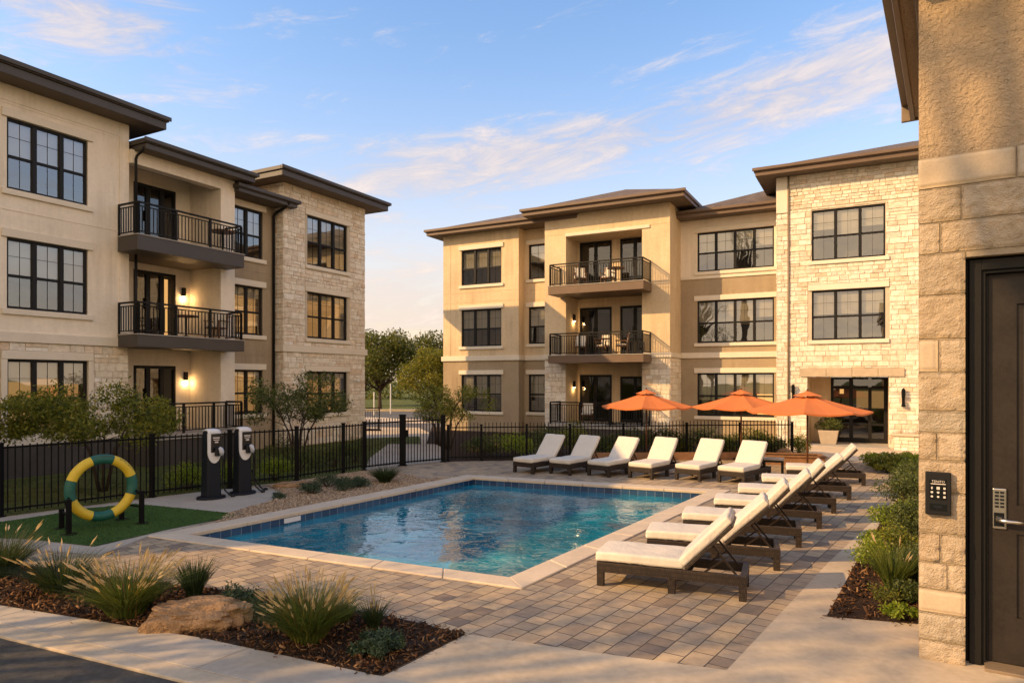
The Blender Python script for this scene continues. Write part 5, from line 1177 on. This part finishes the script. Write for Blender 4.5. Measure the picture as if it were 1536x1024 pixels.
def small_tree(label, loc, h, cr, mat, seed, dens=150, size=.07, name='ornamental_tree', stems=5, group=None):
    rg = np.random.default_rng(seed); r = random.Random(seed); t_ = thing(name, label, 'tree', loc, 0, group); mb = MB(); blobs = []
    for k in range(stems):
        a = 2*math.pi*k/stems+r.uniform(-.4,.4); o = Vector((.07*math.cos(a),.07*math.sin(a),-.05)); kx = cr*r.uniform(.3,.5)
        m_ = Vector((kx*.5*math.cos(a),kx*.5*math.sin(a),h*.36)); e = Vector((kx*1.2*math.cos(a),kx*1.2*math.sin(a),h*.62)); mb.tube([o,m_,e],[.034,.026,.014],6)
        for q in range(5):
            b = a+r.uniform(-1.5,1.5); s0 = m_.lerp(e, r.uniform(.2,1)); f = s0+Vector((cr*.55*math.cos(b)*r.uniform(.5,1.2),cr*.55*math.sin(b)*r.uniform(.5,1.2),h*r.uniform(.02,.34))); f.z = min(f.z,h*.92)
            mb.tube([s0,s0.lerp(f,.5)+Vector((0,0,.04)),f],[.014,.009,.003],5); blobs.append((f, cr*r.uniform(.16,.30)))
    part('trunk', mb, M['bark'], t_, smooth=True); leaves('crown', rg, blobs, dens/(cr*.23)**2, size, mat, t_, .8); return t_
def shrub(label, loc, w, h, mat, seed, size=.05, dens=900, name='shrub', group=None, sq=.8, nb=9, cat='shrub', asp=1.0, flower=0):
    rg = np.random.default_rng(seed); r = random.Random(seed); t_ = thing(name, label, cat, loc, r.uniform(0,6), group); blobs = []
    mb = MB()
    for k in range(nb):
        a = 2.4*k; rr = w*.36*math.sqrt(k/nb); e = Vector((rr*math.cos(a), rr*math.sin(a), h*(.36+.34*r.random())*(1-.35*k/nb))); blobs.append((e, min(w,h)*r.uniform(.22,.36))); mb.tube([(0,0,-.03),e*.5,e],[.014,.010,.004],4)
    part('stems', mb, M['bark'], t_); leaves('foliage', rg, blobs, dens/(min(w,h)*.3)**2/nb*1.4, size, mat, t_, sq, asp=asp)
    if flower: n = flower; P = np.concatenate([blob_points(rg, c, q*1.1, max(2,n//nb), sq, .85) for c,q in blobs]); P[:,2] = np.maximum(P[:,2],.05); n = len(P); scatter('flowers', LEAF, LEAFF, P, rand_rot(rg,n), np.full((n,3),.035), M['flower'], t_)
    return t_
def grass(label, loc, h, w, mat, seed, n=420, plumes=0, name='ornamental_grass', group=None, stiff=.5, bw=.009):
    rg = np.random.default_rng(seed); t_ = thing(name, label, 'grass clump', loc, 0, group)
    def blades(n, h0, h1, spread, wd, base):
        V = []; Fq = []; tips = []
        for k in range(n):
            a = rg.uniform(0,2*math.pi); bo = base*math.sqrt(rg.random()); L_ = rg.uniform(h0,h1); ln = spread*rg.uniform(.15,1)**(.8); a2 = a+rg.normal()*.35
            o = np.array([bo*math.cos(a), bo*math.sin(a), 0]); dr_ = np.array([math.cos(a2), math.sin(a2), 0]); sdv = np.array([-math.sin(a2+rg.normal()*.6), math.cos(a2+rg.normal()*.6), 0]); b = len(V)
            pp = None
            for j in range(5):
                t = j/4; p = o+dr_*ln*L_*(t**(1.5))+np.array([0,0,1])*L_*(t-stiff*ln*t*t*.55); wj = wd*(1-t**1.6)+.0008; V.append(p-sdv*wj/2); V.append(p+sdv*wj/2)
                if j: Fq.append((b+2*j-2,b+2*j-1,b+2*j+1,b+2*j))
                if j == 3: pp = p
            tips.append((pp,p))
        return V, Fq, tips
    V, Fq, _ = blades(n, h*.55, h, w/h*.75, bw, w*.14); mb = MB(); mb.v = [tuple(v) for v in V]; mb.f = Fq; part('blades', mb, M[mat], t_)
    if plumes:
        V, Fq, tips = blades(plumes, h*.72, h*1.14, w/h*.50, .004, w*.16); mb = MB(); mb.v = [tuple(v) for v in V]; mb.f = Fq; part('stalks', mb, M['drygrass'], t_)
        mb = MB(); P = []
        for a, b in tips:
            d = (b-a); L_ = np.linalg.norm(d)+1e-6; d = d/L_; L2 = rg.uniform(.10,.18)
            for q in range(3):
                w_ = np.cross(d, rg.normal(size=3)); w_ = w_/(np.linalg.norm(w_)+1e-6)*rg.uniform(.007,.013); p0 = a+d*L_*.35
                pts = [p0, p0+d*L2*.45+w_, p0+d*L2, p0+d*L2*.45-w_]; mb.add([tuple(p) for p in pts], [(0,1,2,3)])
            for q in range(7): f = rg.random(); P.append(a+d*(L_*.3+L2*f)+rg.normal(size=3)*.008*(1.15-f))
        pl_ = part('plumes', mb, M['plume'], t_); P = np.array(P); m_ = len(P); scatter('seeds', LEAF, LEAFF, P, rand_rot(rg,m_), np.column_stack([rg.uniform(.008,.02,m_)]*3), M['plume'], pl_)
    return t_
def rock(label, loc, dims, seed, mat='rock', rz=0, name='boulder', rough=.22, sub=5):
    import bmesh
    bm = bmesh.new(); bmesh.ops.create_icosphere(bm, subdivisions=sub, radius=1); o_ = Vector((seed*2.1,seed*.7,seed*1.9))
    for v in bm.verts:
        p = v.co.copy(); q = Vector([math.copysign(abs(c)**.55, c) for c in p]); q = q/max(1,q.length)*1.05
        cell = mnoise.cell_vector(p*1.6+o_)
        d = 1+rough*mnoise.noise(p*1.3+o_)+rough*.5*mnoise.noise(p*3.1+o_)+rough*.22*mnoise.noise(p*7+o_)+.05*mnoise.ridged_multi_fractal(p*2.2+o_, 1.0, 2.0, 4, 1.0, 2.0)-.05
        q = q*d; q.z = max(q.z, -.5)
        v.co = Vector((q.x*dims[0]/2, q.y*dims[1]/2, (q.z+.45)*dims[2]/1.45))
    me = bpy.data.meshes.new(name); bm.to_mesh(me); bm.free(); o = finish(name, me, M[mat], None, 0, False); o.location = loc; o.rotation_euler = (0,0,rz); return tag(o, label, 'rock')

# foreground bed
rock('large sandstone boulder among the grasses in the foreground bed', G(298,938)+Vector((0,.06,-.02)), (1.06,.60,.25), 4, rz=R_(6), rough=.30)
grass('golden plumed grass clump right of the big boulder', G(462,962)+Vector((0,.02,0)), .64, 1.0, 'gr_green', 51, 1200, 125, group='plumed grasses')
grass('golden plumed grass clump left of the big boulder', G(190,924), .66, 1.1, 'gr_green', 52, 1200, 125, group='plumed grasses')
grass('spiky dark green grass just behind the big boulder', G(291,897), .50, .46, 'gr_dark', 53, 420, 0, stiff=.25, bw=.013)
grass('green grass clump second from the left edge of the foreground bed', G(92,888), .60, 1.05, 'gr_dark', 54, 850, 24)
grass('tall green grass clump at the left edge of the photo', G(2,865), .70, 1.0, 'gr_dark', 55, 800, 16)
grass('tall green grass clump just outside the left edge', G(-70,868), .6, .9, 'gr_dark', 56, 400, 8)
grass('small upright grass at the right end of the foreground bed', G(560,944), .34, .34, 'gr_dark', 57, 240, 5, stiff=.3)
shrub('low sage green shrub at the right end of the foreground bed', G(570,985)+Vector((0,.05,0)), .62, .26, 'lf_sage', 61, .040, 1500, 'sage_shrub', flower=0)
shrub('dark leafy shrub between the boulder and the plumed grass', G(362,918), .62, .34, 'lf_sage', 62, .04, 1300, 'sage_shrub')
grass('wispy low plant behind the right plumed grass', G(515,932), .30, .4, 'gr_green', 58, 200, 6)
# gravel bed
for i,(u,v,w,h,lb) in enumerate(((466,741,.62,.40,'round blue-green shrub nearest the chargers in the gravel'),(492,731,.7,.38,'round shrub behind the other two in the gravel bed\'s middle'),(515,736,.66,.40,'round shrub at the front of the middle trio in the gravel'),(538,731,.6,.34,'round shrub at the right of the middle trio in the gravel'))):
    shrub(lb, G(u,v), w, h, 'lf_sage', 70+i, .034, 1700, 'round_shrub', 'shrubs in the gravel bed')
grass('bushy green shrub at the right end of the gravel bed', G(577,724), .46, .8, 'gr_dark', 75, 900, 0, name='round_shrub', stiff=.3, bw=.014)
shrub('tiny low plant beside the round charger pad', G(418,748), .36, .18, 'lf_sage', 76, .03, 600, 'low_plant')
rock('flat pale rock in the gravel in front of the fence', G(432,731), (.7,.35,.14), 12, sub=4); rock('small flat rock left of the round shrubs', G(455,727), (.5,.3,.10), 13, sub=4)
# behind the left fence
small_tree('small multi-stem tree with yellow green leaves behind the fence and ring', (-9.35,15.6,-.02), 2.55, 1.5, 'lf_olive', 81, 430, .085, group='small trees along the left block')
small_tree('small tree at the left edge of the photo, cut by the frame', (-11.35,14.2,-.02), 2.35, 1.15, 'lf_olive', 82, 380, .08, group='small trees along the left block')
small_tree('dark leaved small tree in front of the limestone wing', (-6.35,20.2,-.02), 2.75, 1.35, 'lf_dark', 83, 260, .085, group='small trees along the left block')
for i,(x,y,w,h,mt,lb) in enumerate(((-7.55,15.95,1.3,.75,'lf_bright','bright green bush behind the fence left of the charging posts'),(-6.75,16.6,1.1,.72,'lf_bright','bright green bush behind the fence between the charging posts'),(-6.0,17.3,.9,.68,'lf_bright','bright green bush behind the fence right of the charging posts'),(-6.0,19.2,1.5,.95,'lf_dark','dark hedge bush left of the small tree at the wing'),(-5.2,20.0,1.5,.95,'lf_dark','dark hedge bush right of the small tree at the wing'),(-4.9,21.3,1.4,.95,'lf_dark','dark hedge bush nearest the gate, by the wing'),(-6.9,20.6,1.5,1.1,'lf_dark','tall dark bush at the foot of the downspout'))):
    shrub(lb, (x,y,-.02), w, h, mt, 90+i, .06, 1500, 'hedge_bush', 'bushes behind the left fence')
# behind / along the right fence
small_tree('leafy small tree at the left corner of the tan block', (-2.35,25.2,-.02), 2.5, 1.35, 'lf_olive', 84, 170, .08)
small_tree('spindly young tree behind the gate', (-2.9,26.8,-.02), 1.9, .9, 'lf_olive', 85, 110, .075)
hb = [(-1.0,22.6,'lf_dark'),(0.1,22.6,'lf_bright'),(1.0,23.1,'lf_dark'),(2.1,23.0,'lf_olive'),(3.2,23.2,'lf_dark'),(4.3,23.3,'lf_dark'),(5.4,23.4,'lf_dark'),(6.5,23.4,'lf_dark'),(7.6,23.5,'lf_dark'),(8.6,23.6,'lf_olive')]
pos = ['leftmost, beside the gate post','second from the gate','left of the balcony patio','below the patio\'s left end','below the patio\'s middle','below the patio\'s right end','left of the leftmost umbrella pole','between the left and middle umbrella poles','behind the middle umbrella pole','at the right end near the limestone block']
for i,(x,y,mt) in enumerate(hb): shrub('shrub behind the low fence, '+pos[i], (x,y,-.02), 1.45+.2*(i%3), 1.0+.12*(i%4), mt, 110+i, .075, 1500, 'bed_shrub', 'shrubs behind the low fence', flower=(30 if i in (1,) else 0))
fb = [(880,690,'lf_dark',.7,.5),(925,689,'lf_olive',.6,.45),(1008,687,'lf_dark',.8,.6),(1025,688,'lf_olive',.5,.42),(1085,686,'lf_bright',.7,.5),(1128,686,'lf_dark',.9,.6),(1163,686,'lf_dark',.8,.55),(1198,685,'lf_olive',.6,.62)]
for i,(u,v,mt,w,h) in enumerate(fb):
    shrub('low shrub in front of the low fence, '+('behind the second lounger','behind the third far lounger','between the fourth and fifth far loungers','just left of the fifth far lounger','left of the middle umbrella pole','behind the rightmost far lounger','behind the wooden side table','at the fence\'s right end')[i], G(u,v-5), w*1.35, h*1.3, mt, 130+i, .065, 1300, 'bed_shrub', 'shrubs in front of the low fence')
for i,(u,v,s_) in enumerate(((735,672,.5),(760,668,.4),(712,676,.35),(785,671,.45))): rock('pale rock in the planting bed behind the low fence, '+('second from left','third from left','leftmost, nearest the gate','rightmost')[i], G(u,v), (s_*1.3,s_,s_*.6), 20+i, sub=3)
rock('small pale rock on the planting bed beside the side table', G(1176,686), (.5,.35,.3), 31, sub=3)
ti = thing('timber_edging', 'low sunlit timber edging of the bed behind the far loungers', 'edging'); e0_, e1_ = G(868,690), G(1140,689)
for k in range(4): mb = MB(); a, b = e0_.lerp(e1_,k/4), e0_.lerp(e1_,(k+1)/4-.002); mb.bar(a+Vector((0,0,.12)), b+Vector((0,0,.12)), .08, .24); part('board', mb, M['timber'], ti, bevel=.006)
bx = thing('timber_planter', 'low wooden planter box behind the side table', 'planter box', (8.55,20.6,0), R_(-14))
mb = MB(); mb.box(-.95,.75,-.42,-.37,0,.24); mb.box(-.95,.75,.37,.42,0,.24); mb.box(-.95,-.9,-.37,.37,0,.24); mb.box(.70,.75,-.37,.37,0,.24); part('side_board', mb, M['timber'], bx, bevel=.004)
mb = MB(); mb.box(-1.0,.8,-.46,-.32,.242,.28); mb.box(-1.0,.8,.32,.46,.242,.28); mb.box(-1.0,-.86,-.318,.318,.242,.28); mb.box(.66,.8,-.318,.318,.242,.28); part('cap_board', mb, M['timber'], bx, bevel=.006)
mb = MB(); mb.box(-.9,.70,-.37,.37,.02,.19); part('soil', mb, M['soil'], bx)
# entrance: planter pot, low stone wall, bench, dry grass, ground cover
pe = G(1244,683); pl = thing('planter_pot', 'pale tapered square planter in the entrance recess', 'planter', FR.W(FR.lx(1243,.9),.9,.03), FR.rz)
mb = MB(); mb.add([(x*s,y*s,z) for s,z in ((.27,0),(.36,.5),(.36,.54),(.31,.54),(.30,.46)) for x,y in ((-1,-1),(1,-1),(1,1),(-1,1))], [(3,2,1,0)]+[(i*4+j,i*4+(j+1)%4,(i+1)*4+(j+1)%4,(i+1)*4+j) for i in range(4) for j in range(4)]+[(16,17,18,19)]); part('pot', mb, M['planter'], pl, bevel=.01)
shrub('dark leafy plant growing in the pale entrance planter', FR.W(FR.lx(1243,.9),.9,.50), .95, .72, 'lf_dark', 150, .075, 1500, 'potted_plant', cat='plant')
lw = thing('low_stone_wall', 'low stone wall with a pale cap right of the entrance', 'low wall', FR.W(7.55,2.35,0), FR.rz)
mb = MB(); mb.box(0,5,0,.35,0,.52); part('wall_core', mb, M['mortar'], lw); mb = MB(); veneer(mb, (0,0,0),(1,0,0),(0,-1,0),0,5,0,.52,(),61,(.09,.14)); part('stone_facing', mb, M['stone'], lw)
mb = MB()
for k in range(5): mb.box(-.05+k*1.01,.955+k*1.01,-.08,.4,.522,.60)
part('cap_stone', mb, M['coping'], lw, bevel=.012)
for i,(lx_,d) in enumerate(((7.8,2.0),(8.3,2.02),(8.8,2.0))): grass('rust coloured dry grass behind the low stone wall, '+('left','middle','right')[i]+' clump', FR.W(lx_,d-.12,.12), .72, .6, 'drygrass', 160+i, 320, 10, group='dry grasses at the low wall')
k = 0
for j in range(3):
    for i in range(4):
        u, v = 1312+i*24+j*9, 699+j*5-i*.5; p = G(u,v); k += 1
        shrub('leafy ground cover in front of the low stone wall, %s row, %s' % (('back','middle','front')[j], ('at the left end','second from the left','third from the left','against the pier')[i]), p, .85, .5 if j<2 else .36, 'lf_bright' if (i+j)%3==0 else 'lf_olive', 170+k, .075, 700, 'ground_cover', 'ground cover by the entrance wall', flower=8)
# right bed next to the pier
rb_ = [(1362,770,.9,.85,'lf_dark',.055),(1368,735,.8,.7,'lf_dark',.055),(1352,800,.75,.62,'lf_bright',.05),(1376,815,.85,.75,'lf_dark',.055)]
for i,(u,v,w,h,mt,sz) in enumerate(rb_): shrub('leafy shrub in the narrow bed by the pier, '+('under the keypad\'s left','farthest along the walk','in front of the big ones','against the pier')[i], G(u,v), w*1.2, h*1.1, mt, 190+i, sz, 2600, 'bed_shrub', 'shrubs in the bed by the pier')
shrub('flowering shrub with small pale blooms at the bed\'s left edge', G(1312,858), .52, .55, 'lf_bright', 196, .04, 1500, 'flowering_shrub', flower=110)
grass('tall fine green grass in the middle of the narrow bed', G(1340,885), .60, .62, 'gr_green', 197, 560, 6, stiff=.3)
grass('dark grass clump against the pier in the narrow bed', G(1366,880), .55, .45, 'gr_dark', 198, 380, 0, stiff=.3)
shrub('small yellow green plant at the front of the narrow bed', G(1352,928), .42, .2, 'lf_bright', 199, .055, 420, 'low_plant')
shrub('fine twiggy plant in front of the tall fine grass', G(1330,905), .5, .3, 'lf_olive', 200, .025, 900, 'low_plant')
for i,(u,v,w,h,mt,lb) in enumerate(((1388,868,.7,.6,'lf_dark','dark shrub tucked against the pier behind the tall fine grass'),(1322,838,.6,.5,'lf_bright','leafy shrub behind the flowering shrub in the narrow bed'),(1343,846,.75,.6,'lf_olive','olive shrub between the flowering shrub and the pier'),(1366,905,.42,.34,'lf_dark','small dark shrub by the pale stone at the pier'))): shrub(lb, G(u,v), w, h, mt, 210+i, .05, 1800, 'bed_shrub', 'shrubs in the bed by the pier')
rock('small pale stone touching the foot of the pier', G(1372,905), (.10,.08,.10), 41, 'cut', sub=3)

# ------------------------------------------------------------------ beyond the gate
tree('broad dark oak seen beyond the gate, beside the limestone wing', (-11.6,60,-.1), 6.9, 3.3, 'lf_tree', 301, dens=420, size=.26, nb=30, name='oak_tree', trunk_h=.3)
tree('taller hazy oak behind the other trees in the gap', (-8.0,82,-.1), 8.2, 4.6, 'lf_tree', 302, dens=420, size=.34, nb=30, name='oak_tree', trunk_h=.25)
tree('golden lit tree in the gap against the tan block', (-5.6,50,-.1), 4.9, 2.35, 'lf_gold', 303, dens=420, size=.2, nb=26, name='golden_tree', trunk_h=.24)
tree('oak partly hidden behind the limestone wing', (-15.8,72,-.1), 6.6, 3.2, 'lf_tree', 304, dens=300, size=.28, nb=24, name='oak_tree', trunk_h=.25)
rgf = np.random.default_rng(9); P = []
for k in range(60): x = -70+k*2.2; P.append(((x, 100+rgf.uniform(-5,5), 1.2+rgf.uniform(-.4,.6)), 2.4))
stuff(leaves('far_hedge', rgf, P, 40, .6, 'lf_tree', None, .8))
for i,(x,y,h) in enumerate(((-10.4,51.5,1.7),(-9.6,54,2.3))):
    p = thing('marker_post', ('short white marker post by the far drive','taller white marker post by the far drive')[i], 'post', (x,y,-.1), 0, 'marker posts'); mb = MB(); mb.tube([(0,0,0),(0,0,h)],.05,8); part('pole', mb, M['postwhite'], p); mb = MB(); mb.tube([(0,0,h),(0,0,h+.06)],.06,8); part('cap', mb, M['postwhite'], p)
sf = thing('iron_railing', 'short black railing beside the corner of the limestone wing', 'railing', (-7.75,35.6,-.1), 0); railing(sf, [(0,0),(.8,.15)], 0, 1.2); 
mb = MB(); mb.box(-.05,.9,-.1,.25,-.05,.06); part('base', mb, M['iron'], sf)
# trees beside and behind the photographer: their crowns break up the low sun
tree('street tree across the lane left of the photographer', (-13.0,4.0,-.1), 7.7, 2.1, 'lf_tree', 311, dens=100, size=.16, nb=20, name='unseen_tree', trunk_h=.45, group='street trees outside the frame')
tree('taller street tree farther left across the lane', (-17.2,.8,-.1), 12.6, 2.4, 'lf_tree', 314, dens=85, size=.18, nb=20, name='unseen_tree', trunk_h=.6, group='street trees outside the frame')
tree('tall narrow unseen tree added to shade the top of the clubhouse wall', (-12.2,.35,-.1), 17.2, 1.3, 'lf_tree', 312, dens=80, size=.15, nb=18, name='unseen_tree', trunk_h=.75, group='street trees outside the frame')  # added light blocker, crown shaped to darken the upper clubhouse wall
